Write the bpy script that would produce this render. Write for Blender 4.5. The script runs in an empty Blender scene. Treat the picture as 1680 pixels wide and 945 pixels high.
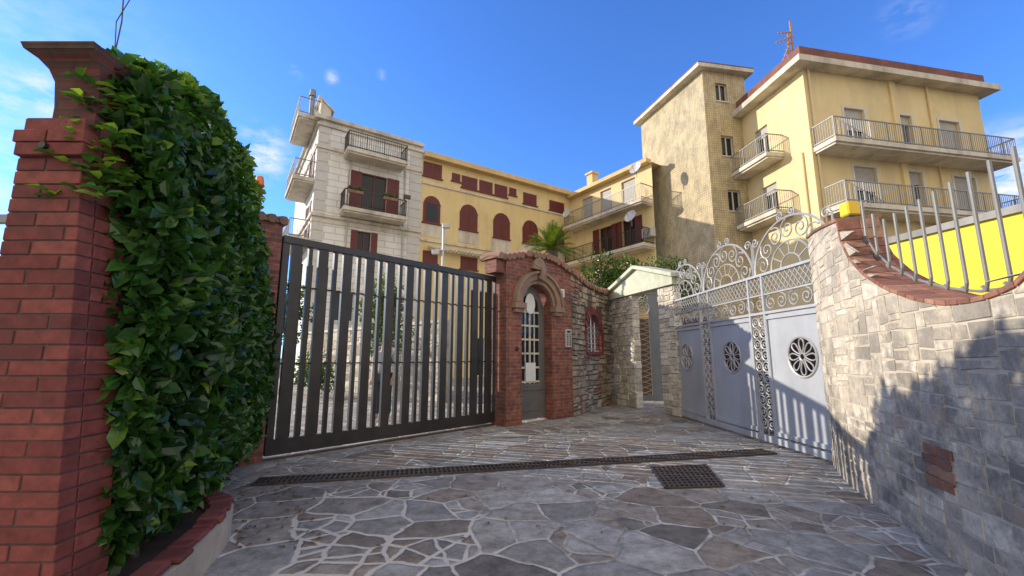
import bpy, math, random, mathutils
from mathutils import Vector
random.seed(7)
R=random.random
def U(a,b): return random.uniform(a,b)
F=700.0; TH=math.radians(9.17); CS=math.cos(TH); SN=math.sin(TH); H=1.3
col=bpy.context.scene.collection
def ray(px,py):
    u=(px-840)/F; v=(472.5-py)/F
    return (u, CS-v*SN, SN+v*CS)
def G(px,py,z=0):
    r=ray(px,py); t=(z-H)/r[2]; return Vector((r[0]*t,r[1]*t,z))
def AY(px,py,Y):
    r=ray(px,py); t=Y/r[1]; return Vector((r[0]*t,Y,H+r[2]*t))
class Path:
    def __init__(s,pts):
        s.p=[Vector((a[0],a[1])) for a in pts]; s.L=[0]
        n=len(s.p)
        for i in range(n-1): s.L.append(s.L[-1]+(s.p[i+1]-s.p[i]).length)
        s.len=s.L[-1]
        sn=[]
        for i in range(n-1):
            d=(s.p[i+1]-s.p[i]).normalized(); sn.append(Vector((d.y,-d.x)))
        s.vn=[]
        for i in range(n):
            a=sn[max(i-1,0)]; b=sn[min(i,n-2)]; s.vn.append((a+b).normalized())
    def seg(s,t):
        n=len(s.p)
        for i in range(n-1):
            if t<=s.L[i+1] or i==n-2: return i
    def P(s,t,z,d=0):
        i=s.seg(t); ln=s.L[i+1]-s.L[i]; dr=(s.p[i+1]-s.p[i])/ln; f=min(max((t-s.L[i])/ln,0),1)
        nn=(s.vn[i]*(1-f)+s.vn[i+1]*f).normalized()
        q=s.p[i]+dr*(t-s.L[i])+nn*d
        return Vector((q.x,q.y,z))
    def pix(s,px,py,d=0):
        r=ray(px,py); n=len(s.p)
        for i in range(n-1):
            dr=(s.p[i+1]-s.p[i]); ln=dr.length; dr=dr/ln
            a=s.p[i]+Vector((dr.y,-dr.x))*d
            det=-dr.x*r[1]+r[0]*dr.y
            if abs(det)<1e-9: continue
            t=(a.x*r[1]-r[0]*a.y)/det; k=(-dr.x*a.y+dr.y*a.x)/det
            if k>0 and (t>=0 or i==0) and (t<=ln or i==n-2): return (s.L[i]+t, H+k*r[2])
        return (0,0)
    def rect(s,x0,x1,y0,y1,d=0):
        xm=(x0+x1)/2; ym=(y0+y1)/2
        return (s.pix(x0,ym,d)[0],s.pix(x1,ym,d)[0],s.pix(xm,y1,d)[1],s.pix(xm,y0,d)[1])
def smooth(pts,it=2):
    for _ in range(it):
        q=[pts[0]]
        for i in range(len(pts)-1):
            a,b=pts[i],pts[i+1]
            q.append((a[0]*.75+b[0]*.25,a[1]*.75+b[1]*.25)); q.append((a[0]*.25+b[0]*.75,a[1]*.25+b[1]*.75))
        q.append(pts[-1]); pts=q
    return pts
ORG={}
def tag(o,label=None,cat=None,group=None,kind=None):
    if label: o['label']=label
    if cat: o['category']=cat
    if group: o['group']=group
    if kind: o['kind']=kind
    return o
def root(name,label,cat,loc,group=None):
    o=bpy.data.objects.new(name,None); col.objects.link(o); o.location=loc; o.empty_display_size=.2
    ORG[o.name]=Vector(loc); return tag(o,label,cat,group)
class MB:
    def __init__(s): s.v=[]; s.f=[]; s.r=[]
    def poly(s,pts,rnd=0.5):
        n=len(s.v); s.v+= [tuple(p) for p in pts]; s.r+=[rnd]*len(pts); s.f.append(tuple(range(n,n+len(pts))))
    def hexa(s,p,rnd=.5):
        n=len(s.v); s.v+=[tuple(q) for q in p]; s.r+=[rnd]*8
        for f in ((0,3,2,1),(4,5,6,7),(0,1,5,4),(1,2,6,5),(2,3,7,6),(3,0,4,7)): s.f.append(tuple(n+i for i in f))
    def box(s,x0,x1,y0,y1,z0,z1,rnd=.5):
        s.hexa([(x0,y0,z0),(x1,y0,z0),(x1,y1,z0),(x0,y1,z0),(x0,y0,z1),(x1,y0,z1),(x1,y1,z1),(x0,y1,z1)],rnd)
    def pb(s,P,s0,s1,z0,z1,d0,d1,rnd=.5,zt=None,zb=None):
        za,zc=(z1,z1) if zt is None else zt
        ba,bc=(z0,z0) if zb is None else zb
        s.hexa([P.P(s0,ba,d1),P.P(s1,bc,d1),P.P(s1,bc,d0),P.P(s0,ba,d0),P.P(s0,za,d1),P.P(s1,zc,d1),P.P(s1,zc,d0),P.P(s0,za,d0)],rnd)
    def tube(s,pts,r,n=6,rnd=.5,r1=None):
        pts=[Vector(p) for p in pts]; m=len(pts); b=len(s.v); r1=r if r1 is None else r1
        for i,p in enumerate(pts):
            t=(pts[min(i+1,m-1)]-pts[max(i-1,0)]); t=t.normalized() if t.length>1e-9 else Vector((0,0,1))
            ref=Vector((0,0,1)) if abs(t.z)<.8 else Vector((1,0.01,0))
            if i==0: a=t.cross(ref).normalized()
            else:
                a=(la-t*la.dot(t)); a=a.normalized() if a.length>1e-6 else t.cross(ref).normalized()
            la=a; c=t.cross(a); rr=r+(r1-r)*i/max(m-1,1)
            for k in range(n):
                w=2*math.pi*k/n+math.pi/n; q=p+a*(math.cos(w)*rr)+c*(math.sin(w)*rr); s.v.append(tuple(q)); s.r.append(rnd)
        for i in range(m-1):
            for k in range(n):
                k2=(k+1)%n; s.f.append((b+i*n+k,b+i*n+k2,b+(i+1)*n+k2,b+(i+1)*n+k))
        s.f.append(tuple(b+k for k in range(n-1,-1,-1))); s.f.append(tuple(b+(m-1)*n+k for k in range(n)))
    def ring(s,P,sc,zc,r,d,tr,n=16,a0=0,a1=2*math.pi,rz=None):
        rz=r if rz is None else rz
        s.tube([P.P(sc+r*math.cos(a0+(a1-a0)*i/n),zc+rz*math.sin(a0+(a1-a0)*i/n),d) for i in range(n+1)],tr,5)
    def spiral(s,P,sc,zc,r,d,tr,turns=1.6,st=0,sg=1,n=20):
        s.tube([P.P(sc+r*(1-.85*i/n)*math.cos(st+sg*turns*2*math.pi*i/n),zc+r*(1-.85*i/n)*math.sin(st+sg*turns*2*math.pi*i/n),d) for i in range(n+1)],tr,5)
    def cols(s,P,ss,zb,zt,d0,d1):
        for a,b in zip(ss[:-1],ss[1:]):
            if max(zt(a)-zb(a),zt(b)-zb(b))<=.001: continue
            s.pb(P,a,b,0,0,d0,d1,zb=(zb(a),zb(b)),zt=(max(zt(a),zb(a)),max(zt(b),zb(b))))
    def facade(s,P,s0,s1,z0,z1,holes,dep=.22,d=0):
        S=sorted(set([s0,s1]+[min(max(x,s0),s1) for h in holes for x in h[:2]])); Z=sorted(set([z0,z1]+[min(max(x,z0),z1) for h in holes for x in h[2:4]]))
        for a,b in zip(S[:-1],S[1:]):
            for c,e in zip(Z[:-1],Z[1:]):
                m=(a+b)/2; n=(c+e)/2
                if any(h[0]<m<h[1] and h[2]<n<h[3] for h in holes): continue
                s.poly([P.P(a,c,d),P.P(b,c,d),P.P(b,e,d),P.P(a,e,d)])
        for a,b,c,e in holes:
            q=[(a,c),(b,c),(b,e),(a,e)]
            for i in range(4):
                m,n=q[i],q[(i+1)%4]
                s.poly([P.P(m[0],m[1],d),P.P(n[0],n[1],d),P.P(n[0],n[1],d-dep),P.P(m[0],m[1],d-dep)])
    def stone(s,P,a,b,z0,z1,zt,d,jit,g,hole):
        ta=min(z1,zt(a)); tb=min(z1,zt(b))
        if max(ta,tb)<z0+.015 or b-a<.03: return
        ta=max(ta,z0+.002); tb=max(tb,z0+.002)
        if hole and hole((a+b)/2,(z0+z1)/2): return
        g=g/2
        k=lambda: U(-.018,.003)
        s.hexa([P.P(a+g-k()*.8,z0+g-k(),d+U(0,jit)),P.P(b-g+k()*.8,z0+g-k(),d+U(0,jit)),P.P(b-g,z0+g,d-.02),P.P(a+g,z0+g,d-.02),
                P.P(a+g-k()*.8,max(ta-g+k(),z0+g),d+U(0,jit)),P.P(b-g+k()*.8,max(tb-g+k(),z0+g),d+U(0,jit)),P.P(b-g,max(tb-g,z0+g),d-.02),P.P(a+g,max(ta-g,z0+g),d-.02)],R())
    def blocks(s,P,s0,s1,z0,zt,zmax,rowh,wid,d,jit,gap,hole=None):
        z=z0
        while z<zmax:
            h=U(*rowh); t=s0-U(0,wid[0])
            while t<s1:
                w=U(*wid); a=max(t,s0); b=min(t+w,s1); t+=w
                s.stone(P,a,b,z,z+h,zt,d,jit,gap,hole)
            z+=h
    def rsplit(s,P,a,b,z0,z1,zt,mw,mh,d,jit,gap,hole=None):
        w=b-a; h=z1-z0; MW=mw*U(.5,1.5); MH=mh*U(.6,1.5)
        if w>MW and (w/MW>h/MH or h<=MH): m=a+w*U(.33,.67); s.rsplit(P,a,m,z0,z1,zt,mw,mh,d,jit,gap,hole); s.rsplit(P,m,b,z0,z1,zt,mw,mh,d,jit,gap,hole)
        elif h>MH: m=z0+h*U(.35,.65); s.rsplit(P,a,b,z0,m,zt,mw,mh,d,jit,gap,hole); s.rsplit(P,a,b,m,z1,zt,mw,mh,d,jit,gap,hole)
        else: s.stone(P,a,b,z0,z1,zt,d,jit,gap,hole)
    def build(s,name,m,parent=None,smooth=False,bevel=0,uv=True,label=None):
        if parent is not None: o0=ORG[parent.name]
        else:
            xs=[v[0] for v in s.v]; ys=[v[1] for v in s.v]; zs=[v[2] for v in s.v]
            o0=Vector(((min(xs)+max(xs))/2,(min(ys)+max(ys))/2,min(zs)))
        me=bpy.data.meshes.new(name)
        me.from_pydata([(v[0]-o0.x,v[1]-o0.y,v[2]-o0.z) for v in s.v],[],s.f); me.update()
        at=me.attributes.new('rnd','FLOAT','POINT'); at.data.foreach_set('value',s.r)
        if uv:
            ul=me.uv_layers.new(name='UVMap'); dat=[0.0]*(2*len(me.loops))
            for p in me.polygons:
                n=p.normal
                if abs(n.z)>.75: tx,ty=1,0; flat=True
                else:
                    l=math.hypot(n.x,n.y) or 1; tx,ty=-n.y/l,n.x/l; flat=False
                for li in p.loop_indices:
                    v=s.v[me.loops[li].vertex_index]
                    dat[2*li]=v[0]*tx+v[1]*ty; dat[2*li+1]=v[1] if flat else v[2]
            ul.data.foreach_set('uv',dat)
        if smooth: me.polygons.foreach_set('use_smooth',[True]*len(me.polygons))
        me.materials.append(m)
        o=bpy.data.objects.new(name,me); col.objects.link(o); ORG[o.name]=o0
        if parent is not None: o.parent=parent
        else: o.location=o0
        if bevel:
            b=o.modifiers.new('b','BEVEL'); b.width=bevel; b.segments=1; b.limit_method='ANGLE'
        if label: o['label']=label
        return o
# ---------------- materials
def newmat(name):
    m=bpy.data.materials.new(name); m.use_nodes=True; nt=m.node_tree; b=nt.nodes['Principled BSDF']; return m,nt,b
def N(nt,t,**k):
    n=nt.nodes.new(t)
    for a,b in k.items(): setattr(n,a,b)
    return n
def noiseN(nt,vec,scale,det=6,rough=.6,mp=None):
    n=N(nt,'ShaderNodeTexNoise'); n.inputs['Scale'].default_value=scale; n.inputs['Detail'].default_value=det; n.inputs['Roughness'].default_value=rough
    if mp:
        q=N(nt,'ShaderNodeMapping'); q.inputs['Scale'].default_value=mp; nt.links.new(vec,q.inputs['Vector']); vec=q.outputs[0]
    nt.links.new(vec,n.inputs['Vector']); return n.outputs['Fac']
def ramp(nt,fac,stops,interp='LINEAR'):
    r=N(nt,'ShaderNodeValToRGB'); r.color_ramp.interpolation=interp; e=r.color_ramp.elements
    while len(e)<len(stops): e.new(.5)
    for x,(p,c) in zip(e,stops):
        x.position=p; x.color=(c[0],c[1],c[2],1) if not isinstance(c,(int,float)) else (c,c,c,1)
    nt.links.new(fac,r.inputs[0]); return r.outputs[0]
def mix(nt,fac,a,b,mode='MIX'):
    n=N(nt,'ShaderNodeMix',data_type='RGBA',blend_type=mode)
    for s,v in ((0,fac),(6,a),(7,b)):
        if isinstance(v,(int,float)): n.inputs[s].default_value=v
        elif isinstance(v,tuple): n.inputs[s].default_value=(v[0],v[1],v[2],1)
        else: nt.links.new(v,n.inputs[s])
    return n.outputs[2]
def mth(nt,op,a,b):
    n=N(nt,'ShaderNodeMath',operation=op)
    for i,v in enumerate((a,b)):
        if isinstance(v,(int,float)): n.inputs[i].default_value=v
        else: nt.links.new(v,n.inputs[i])
    return n.outputs[0]
def bump(nt,b,h,st,dist=.02):
    n=N(nt,'ShaderNodeBump'); n.inputs['Strength'].default_value=st; n.inputs['Distance'].default_value=dist
    nt.links.new(h,n.inputs['Height']); nt.links.new(n.outputs[0],b.inputs['Normal'])
def plain(name,c1,c2,scale=3,rough=.8,bmp=.15,metal=0,stain=None,stamt=.6,mp=(1,1,.12),ss=1.2,lo=.45,hi=.75,grid=None):
    m,nt,b=newmat(name); tc=N(nt,'ShaderNodeTexCoord').outputs['Object']
    f=noiseN(nt,tc,scale); c=ramp(nt,f,[(.3,c1),(.7,c2)])
    if stain:
        s=noiseN(nt,tc,ss,8,.65,mp); sm=ramp(nt,s,[(lo,0),(hi,stamt)]); c=mix(nt,sm,c,stain)
        s2=noiseN(nt,tc,ss*.5,8,.7); sm2=ramp(nt,s2,[(.5,0),(.75,stamt*.8)]); c=mix(nt,sm2,c,stain)
    if grid:
        br=N(nt,'ShaderNodeTexBrick'); br.offset=grid[4]; br.inputs['Scale'].default_value=1; br.inputs['Brick Width'].default_value=grid[0]; br.inputs['Row Height'].default_value=grid[1]; br.inputs['Mortar Size'].default_value=grid[2]
        br.inputs['Color1'].default_value=(1,1,1,1); br.inputs['Color2'].default_value=(grid[5],grid[5],grid[5],1); br.inputs['Mortar'].default_value=(grid[3],grid[3],grid[3],1)
        uvn=N(nt,'ShaderNodeTexCoord'); nt.links.new(uvn.outputs['UV'],br.inputs['Vector']); c=mix(nt,1.0,c,br.outputs['Color'],'MULTIPLY')
    nt.links.new(c,b.inputs['Base Color']); b.inputs['Roughness'].default_value=rough; b.inputs['Metallic'].default_value=metal
    if bmp: bump(nt,b,noiseN(nt,tc,scale*12,4),bmp,.01)
    return m
def brickmat(name,c1,c2,mo,bw=.24,rh=.072,ms=.008,bm=.5):
    m,nt,b=newmat(name); t=N(nt,'ShaderNodeTexCoord'); br=N(nt,'ShaderNodeTexBrick')
    br.inputs['Scale'].default_value=1; br.inputs['Brick Width'].default_value=bw; br.inputs['Row Height'].default_value=rh; br.inputs['Mortar Size'].default_value=ms
    br.inputs['Mortar Smooth'].default_value=.3
    for k,c in (('Color1',c1),('Color2',c2),('Mortar',mo)): br.inputs[k].default_value=(*c,1)
    nt.links.new(t.outputs['UV'],br.inputs['Vector'])
    f=noiseN(nt,t.outputs['Object'],9); d=ramp(nt,f,[(.3,.55),(.7,1.2)]); c=mix(nt,1.0,br.outputs['Color'],d,'MULTIPLY')
    f2=noiseN(nt,t.outputs['Object'],2.5,8,.7); c=mix(nt,ramp(nt,f2,[(.5,0),(.68,.7)]),c,(.08,.06,.05))
    nt.links.new(c,b.inputs['Base Color']); b.inputs['Roughness'].default_value=.85
    iv=mth(nt,'SUBTRACT',1,br.outputs['Fac']); bump(nt,b,iv,bm,.01)
    return m
def blockmat(name,stops,stain=(.05,.05,.05),stamt=.7,rough=.85,lo=.48,hi=.66,fleck=None,bm=.35,zdark=None,ss=1.7,smear=None):
    m,nt,b=newmat(name); tc=N(nt,'ShaderNodeTexCoord').outputs['Object']; a=N(nt,'ShaderNodeAttribute'); a.attribute_name='rnd'
    c=ramp(nt,a.outputs['Fac'],stops)
    n1=noiseN(nt,tc,14,8,.7); c=mix(nt,1.0,c,ramp(nt,n1,[(.3,.62),(.7,1.25)]),'MULTIPLY')
    if smear: c=mix(nt,ramp(nt,noiseN(nt,tc,6,9,.75),[(.45,0),(.60,.9)]),c,smear)
    s=noiseN(nt,tc,ss,10,.74); s=mth(nt,'ADD',s,mth(nt,'MULTIPLY',mth(nt,'SUBTRACT',a.outputs['Fac'],.5),-.06)); sm=ramp(nt,s,[(lo,0),(hi,stamt)])
    if zdark:
        sp=N(nt,'ShaderNodeSeparateXYZ'); nt.links.new(tc,sp.inputs[0]); mr=N(nt,'ShaderNodeMapRange'); nt.links.new(sp.outputs['Z'],mr.inputs[0])
        mr.inputs[1].default_value=zdark[0]; mr.inputs[2].default_value=zdark[1]; mr.inputs[3].default_value=1; mr.inputs[4].default_value=.22
        sm=mth(nt,'MULTIPLY',sm,mr.outputs[0])
    c=mix(nt,sm,c,stain)
    if fleck:
        s=noiseN(nt,tc,fleck[1],5,.6); c=mix(nt,ramp(nt,s,[(fleck[2],0),(fleck[2]+.03,1)]),c,fleck[0])
    nt.links.new(c,b.inputs['Base Color']); b.inputs['Roughness'].default_value=rough
    bump(nt,b,noiseN(nt,tc,35,6,.7),bm,.012)
    return m
def leafmat(name,stops,tr=.25):
    m,nt,b=newmat(name); a=N(nt,'ShaderNodeAttribute'); a.attribute_name='rnd'
    c=ramp(nt,a.outputs['Fac'],stops); nt.links.new(c,b.inputs['Base Color']); b.inputs['Roughness'].default_value=.25
    t=N(nt,'ShaderNodeBsdfTranslucent'); nt.links.new(mix(nt,1.0,c,(1.6,1.8,.6),'MULTIPLY'),t.inputs[0]); ms=N(nt,'ShaderNodeMixShader'); ms.inputs[0].default_value=tr
    nt.links.new(b.outputs[0],ms.inputs[1]); nt.links.new(t.outputs[0],ms.inputs[2]); nt.links.new(ms.outputs[0],nt.nodes['Material Output'].inputs[0])
    return m
M={}
M['pillar']=blockmat('pillar_brick',[(0,(.16,.036,.031)),(.5,(.21,.048,.04)),(1,(.26,.072,.056))],stain=(.08,.033,.03),stamt=.6,fleck=((.6,.55,.5),4.5,.705),bm=.2)
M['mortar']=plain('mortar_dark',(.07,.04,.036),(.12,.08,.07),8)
M['brick']=brickmat('red_brick',(.35,.11,.065),(.23,.066,.046),(.24,.20,.17))
M['capbrick']=brickmat('cap_brick',(.17,.055,.04),(.12,.04,.032),(.08,.055,.045),.2,.06)
M['rwall']=blockmat('travertine_block',[(0,(.46,.41,.34)),(.3,(.60,.52,.40)),(.6,(.66,.58,.45)),(.98,(.76,.69,.57)),(.99,(.46,.27,.18)),(1,(.46,.25,.16))],stain=(.12,.115,.105),stamt=.82,zdark=(.8,2.5),lo=.45,hi=.58,ss=1.5,bm=.9,smear=(.62,.55,.45))
M['rmortar']=plain('pale_mortar',(.46,.40,.32),(.62,.55,.44),6,stain=(.14,.13,.12),stamt=.5)
M['swall']=blockmat('rubble_stone',[(0,(.2,.17,.14)),(.4,(.34,.28,.21)),(.7,(.48,.40,.29)),(.9,(.3,.13,.09)),(1,(.58,.52,.42))],stain=(.06,.06,.045),stamt=.75)
M['pier']=blockmat('white_stone',[(0,(.50,.46,.38)),(.5,(.70,.64,.54)),(1,(.80,.74,.63))],stain=(.14,.13,.11),stamt=.5)
M['cwall']=blockmat('courtyard_stone',[(0,(.36,.31,.24)),(.5,(.54,.47,.36)),(1,(.72,.65,.53))],stain=(.11,.10,.08),stamt=.65)
M['yellow']=plain('yellow_plaster',(.75,.58,.27),(.82,.65,.33),.8,stain=(.45,.35,.21),stamt=.45)
M['yellowF']=plain('yellow_plaster_front',(.76,.60,.30),(.82,.66,.36),.8,stain=(.5,.4,.25),stamt=.5)
M['tower']=plain('weathered_plaster',(.62,.51,.31),(.72,.60,.37),2.5,stain=(.27,.225,.155),stamt=.7,lo=.42,hi=.74,bmp=.6,mp=(1,1,.45),ss=2.4,grid=(.14,.14,.014,.6,0,.84))
M['white']=plain('white_plaster',(.82,.80,.75),(.88,.86,.81),1.2,stain=(.42,.40,.36),stamt=.5,grid=(1.1,.38,.03,.7,.5,.95))
M['cornice']=plain('cornice_stone',(.66,.60,.49),(.74,.68,.56),2,stain=(.24,.21,.16),stamt=.75)
M['ochre']=plain('ochre_fascia',(.70,.50,.22),(.76,.56,.27),2,stain=(.3,.2,.1),stamt=.4)
M['rust']=plain('rusty_red',(.2,.07,.05),(.3,.12,.08),2,stain=(.07,.04,.035),stamt=.7)
M['shutter']=plain('maroon_shutter',(.12,.018,.018),(.165,.028,.025),3,.5,.05)
M['roller']=plain('grey_roller',(.46,.44,.41),(.54,.52,.48),3,.6,.05)
M['frame']=plain('white_frame',(.56,.54,.5),(.64,.62,.58),3,.5,.03)
M['dark']=plain('dark_metal',(.026,.025,.024),(.048,.043,.039),4,.4,.1,.2,stain=(.11,.095,.075),stamt=.35)
M['door']=plain('door_paint',(.14,.135,.13),(.19,.18,.175),4,.45,.1,.1,stain=(.09,.08,.07),stamt=.4)
M['grey']=plain('grey_gate_paint',(.42,.455,.51),(.49,.52,.57),3,.42,.05,.05,stain=(.2,.19,.18),stamt=.4)
M['wrought']=plain('silver_wrought_iron',(.37,.375,.38),(.46,.465,.47),6,.4,.05,.1)
M['galv']=plain('galvanised_rail',(.22,.22,.215),(.30,.30,.29),5,.5,.05,.2)
M['tile']=plain('old_roof_tile',(.24,.12,.085),(.40,.23,.16),5,.9,.4,stain=(.1,.095,.075),stamt=.75)
M['concrete']=plain('concrete',(.3,.29,.27),(.4,.39,.36),4,stain=(.12,.11,.1))
M['arch']=plain('arch_stone',(.25,.16,.115),(.36,.24,.17),6,.85,.4,stain=(.11,.09,.07),stamt=.75)
M['green']=plain('pale_green_paint',(.52,.54,.40),(.64,.65,.51),5,.8,.3,stain=(.25,.25,.18),stamt=.6)
M['yel']=plain('bright_yellow_paint',(.84,.66,.03),(.88,.70,.05),1,.7,.05,stain=(.68,.50,.06),stamt=.25)
M['lamp']=plain('amber_plastic',(.85,.55,.02),(.9,.62,.03),3,.35,0)
M['orange']=plain('orange_plastic',(.8,.18,.02),(.85,.22,.03),3,.35,0)
M['gold']=plain('gold_lattice',(.30,.23,.11),(.38,.30,.15),3,.5,0)
M['bluegrey']=plain('blue_grey_metal',(.13,.145,.17),(.18,.195,.22),3,.45,.05,.1)
M['grate']=plain('cast_iron',(.06,.05,.042),(.12,.09,.07),9,.5,.2,.3)
M['void']=plain('dark_void',(.006,.006,.006),(.012,.01,.01),3,.9,0)
M['bark']=plain('bark',(.09,.065,.045),(.15,.11,.08),9,.9,.6)
M['dish']=plain('dish_grey',(.5,.5,.5),(.6,.6,.6),3,.4,0)
M['paper']=plain('paper',(.75,.74,.7),(.8,.8,.77),3,.8,0)
M['ink']=plain('ink',(.03,.03,.05),(.03,.03,.05),3,.8,0)
M['rusty']=plain('rust_orange',(.45,.2,.08),(.55,.27,.11),6,.9,.3)
M['skin']=plain('skin_tone',(.5,.3,.21),(.55,.34,.24),5,.6,0)
M['shirt']=plain('shirt_cloth',(.36,.38,.42),(.42,.44,.48),8,.9,.1)
M['trouser']=plain('trouser_cloth',(.05,.055,.075),(.07,.075,.1),8,.9,.1)
M['hair']=plain('hair_brown',(.05,.03,.02),(.07,.045,.03),20,.6,.2)
M['soil']=plain('soil',(.07,.05,.035),(.12,.09,.06),8,.95,.5)
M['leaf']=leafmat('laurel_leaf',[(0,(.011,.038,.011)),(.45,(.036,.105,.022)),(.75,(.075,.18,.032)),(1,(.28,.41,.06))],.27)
M['leaf2']=leafmat('shrub_leaf',[(0,(.025,.055,.012)),(.6,(.075,.14,.027)),(1,(.16,.23,.05))],.28)
M['palm']=leafmat('palm_leaf',[(0,(.05,.085,.012)),(.6,(.13,.18,.025)),(1,(.28,.30,.05))],.3)
M['dry']=leafmat('dry_leaf',[(0,(.12,.07,.03)),(1,(.3,.2,.08))],.1)
m,nt,b=newmat('window_glass'); b.inputs['Base Color'].default_value=(.02,.024,.028,1); b.inputs['Roughness'].default_value=.08; b.inputs['Specular IOR Level'].default_value=.35
tc=N(nt,'ShaderNodeTexCoord').outputs['Object']; bump(nt,b,noiseN(nt,tc,1.5,2),.08,.05); M['glass']=m
# flagstones
m,nt,b=newmat('flagstone_paving'); tc=N(nt,'ShaderNodeTexCoord').outputs['Object']
nz=N(nt,'ShaderNodeTexNoise'); nz.inputs['Scale'].default_value=3.0; nz.inputs['Detail'].default_value=5; nt.links.new(tc,nz.inputs['Vector'])
va=N(nt,'ShaderNodeVectorMath',operation='MULTIPLY_ADD'); nt.links.new(nz.outputs['Color'],va.inputs[0]); va.inputs[1].default_value=(.13,.13,0); nt.links.new(tc,va.inputs[2])
def vor(sc,feat='F1'):
    v=N(nt,'ShaderNodeTexVoronoi',feature=feat); v.voronoi_dimensions='2D'; v.inputs['Scale'].default_value=sc; nt.links.new(va.outputs[0],v.inputs['Vector']); return v
VA,VB=2.35,4.2
v1=vor(VA); v1e=vor(VA,'DISTANCE_TO_EDGE'); v2=vor(VB); v2e=vor(VB,'DISTANCE_TO_EDGE')
s1=N(nt,'ShaderNodeSeparateColor'); nt.links.new(v1.outputs['Color'],s1.inputs[0]); s2_=N(nt,'ShaderNodeSeparateColor'); nt.links.new(v2.outputs['Color'],s2_.inputs[0])
sel=mth(nt,'GREATER_THAN',s1.outputs[1],.72)
d1m=mth(nt,'DIVIDE',v1e.outputs['Distance'],VA); d2m=mth(nt,'DIVIDE',v2e.outputs['Distance'],VB)
d2s=mth(nt,'ADD',d2m,mth(nt,'MULTIPLY',mth(nt,'SUBTRACT',1,sel),10)); dist=mth(nt,'MINIMUM',d1m,d2s)
cid=mix(nt,sel,s1.outputs[0],s2_.outputs[0])
stp=[(0,(.20,.18,.15)),(.14,(.40,.39,.35)),(.3,(.30,.235,.175)),(.45,(.50,.48,.43)),(.58,(.34,.33,.30)),(.72,(.42,.34,.255)),(.86,(.24,.205,.165)),(1,(.57,.54,.47))]
c=ramp(nt,cid,stp)
n1=noiseN(nt,tc,6,11,.8); c=mix(nt,1.0,c,ramp(nt,n1,[(.34,.42),(.66,1.4)]),'MULTIPLY')
n2=noiseN(nt,tc,2.1,8,.65); c=mix(nt,ramp(nt,n2,[(.5,0),(.68,.35)]),c,(.19,.14,.095))
pd=N(nt,'ShaderNodeVectorMath',operation='DISTANCE'); nt.links.new(tc,pd.inputs[0]); pd.inputs[1].default_value=(-1.3,3.4,0)
pm=N(nt,'ShaderNodeMapRange',interpolation_type='SMOOTHSTEP'); nt.links.new(pd.outputs['Value'],pm.inputs[0]); pm.inputs[1].default_value=.2; pm.inputs[2].default_value=1.7; pm.inputs[3].default_value=1; pm.inputs[4].default_value=0
wn=noiseN(nt,tc,4,6,.75); w=ramp(nt,wn,[(.3,.0),(.75,.014)])
w=mth(nt,'ADD',w,mth(nt,'MULTIPLY',pm.outputs[0],.006))
sb=mth(nt,'SUBTRACT',dist,w)
mf=ramp(nt,sb,[(.002,1),(.007,0)])
mc=ramp(nt,mth(nt,'ADD',noiseN(nt,tc,2.0,7,.7),mth(nt,'MULTIPLY',pm.outputs[0],.2)),[(.38,(.20,.18,.15)),(.60,(.74,.69,.58))])
c=mix(nt,mf,c,mc); nt.links.new(c,b.inputs['Base Color']); b.inputs['Roughness'].default_value=.78
hh=ramp(nt,sb,[(.0,0),(.02,.8)]); hm=mix(nt,.45,hh,noiseN(nt,tc,14,10,.8)); bump(nt,b,hm,.8,.035)
M['flag']=m
# ---------------- world, sun, camera
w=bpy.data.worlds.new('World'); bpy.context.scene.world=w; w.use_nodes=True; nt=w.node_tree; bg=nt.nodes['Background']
EL=math.radians(21); sd=Vector((-.962,.273,0)).normalized()
sky=N(nt,'ShaderNodeTexSky',sky_type='NISHITA'); sky.sun_disc=False; sky.sun_elevation=EL; sky.sun_rotation=math.atan2(sd.x,sd.y); sky.air_density=1.0; sky.dust_density=.2; sky.ozone_density=1.8; sky.altitude=100
gen=N(nt,'ShaderNodeTexCoord').outputs['Generated']
cn=noiseN(nt,gen,16,10,.62,(1,1,2.4)); tot=None
for (px,py,rad,amp) in ((75,157,.06,1),(15,155,.06,.7),(430,252,.075,1.),(372,248,.04,.8),(545,127,.02,.7),(625,122,.015,.5),(484,120,.02,.4),(1655,285,.10,1.3),(1490,20,.05,.3),(-200,300,.5,.5)):
    d=Vector(ray(px,py)).normalized()
    dp=N(nt,'ShaderNodeVectorMath',operation='DISTANCE'); nt.links.new(gen,dp.inputs[0]); dp.inputs[1].default_value=d
    mr=N(nt,'ShaderNodeMapRange',interpolation_type='SMOOTHSTEP'); nt.links.new(dp.outputs['Value'],mr.inputs[0]); mr.inputs[1].default_value=0; mr.inputs[2].default_value=rad; mr.inputs[3].default_value=amp; mr.inputs[4].default_value=0
    tot=mr.outputs[0] if tot is None else mth(nt,'MAXIMUM',tot,mr.outputs[0])
cm=ramp(nt,cn,[(.42,0),(.68,1)]); q=N(nt,'ShaderNodeMath',operation='MULTIPLY'); nt.links.new(tot,q.inputs[0]); nt.links.new(cm,q.inputs[1]); q.use_clamp=True
skc=mix(nt,1.0,sky.outputs[0],(.70,1.24,2.2),'MULTIPLY')
c=mix(nt,q.outputs[0],skc,(6.8,6.9,7.1))
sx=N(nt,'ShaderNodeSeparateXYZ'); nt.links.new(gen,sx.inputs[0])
mr=N(nt,'ShaderNodeMapRange',interpolation_type='SMOOTHSTEP'); nt.links.new(sx.outputs['Y'],mr.inputs[0]); mr.inputs[1].default_value=0.0; mr.inputs[2].default_value=-.36; mr.inputs[3].default_value=0; mr.inputs[4].default_value=1
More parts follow.
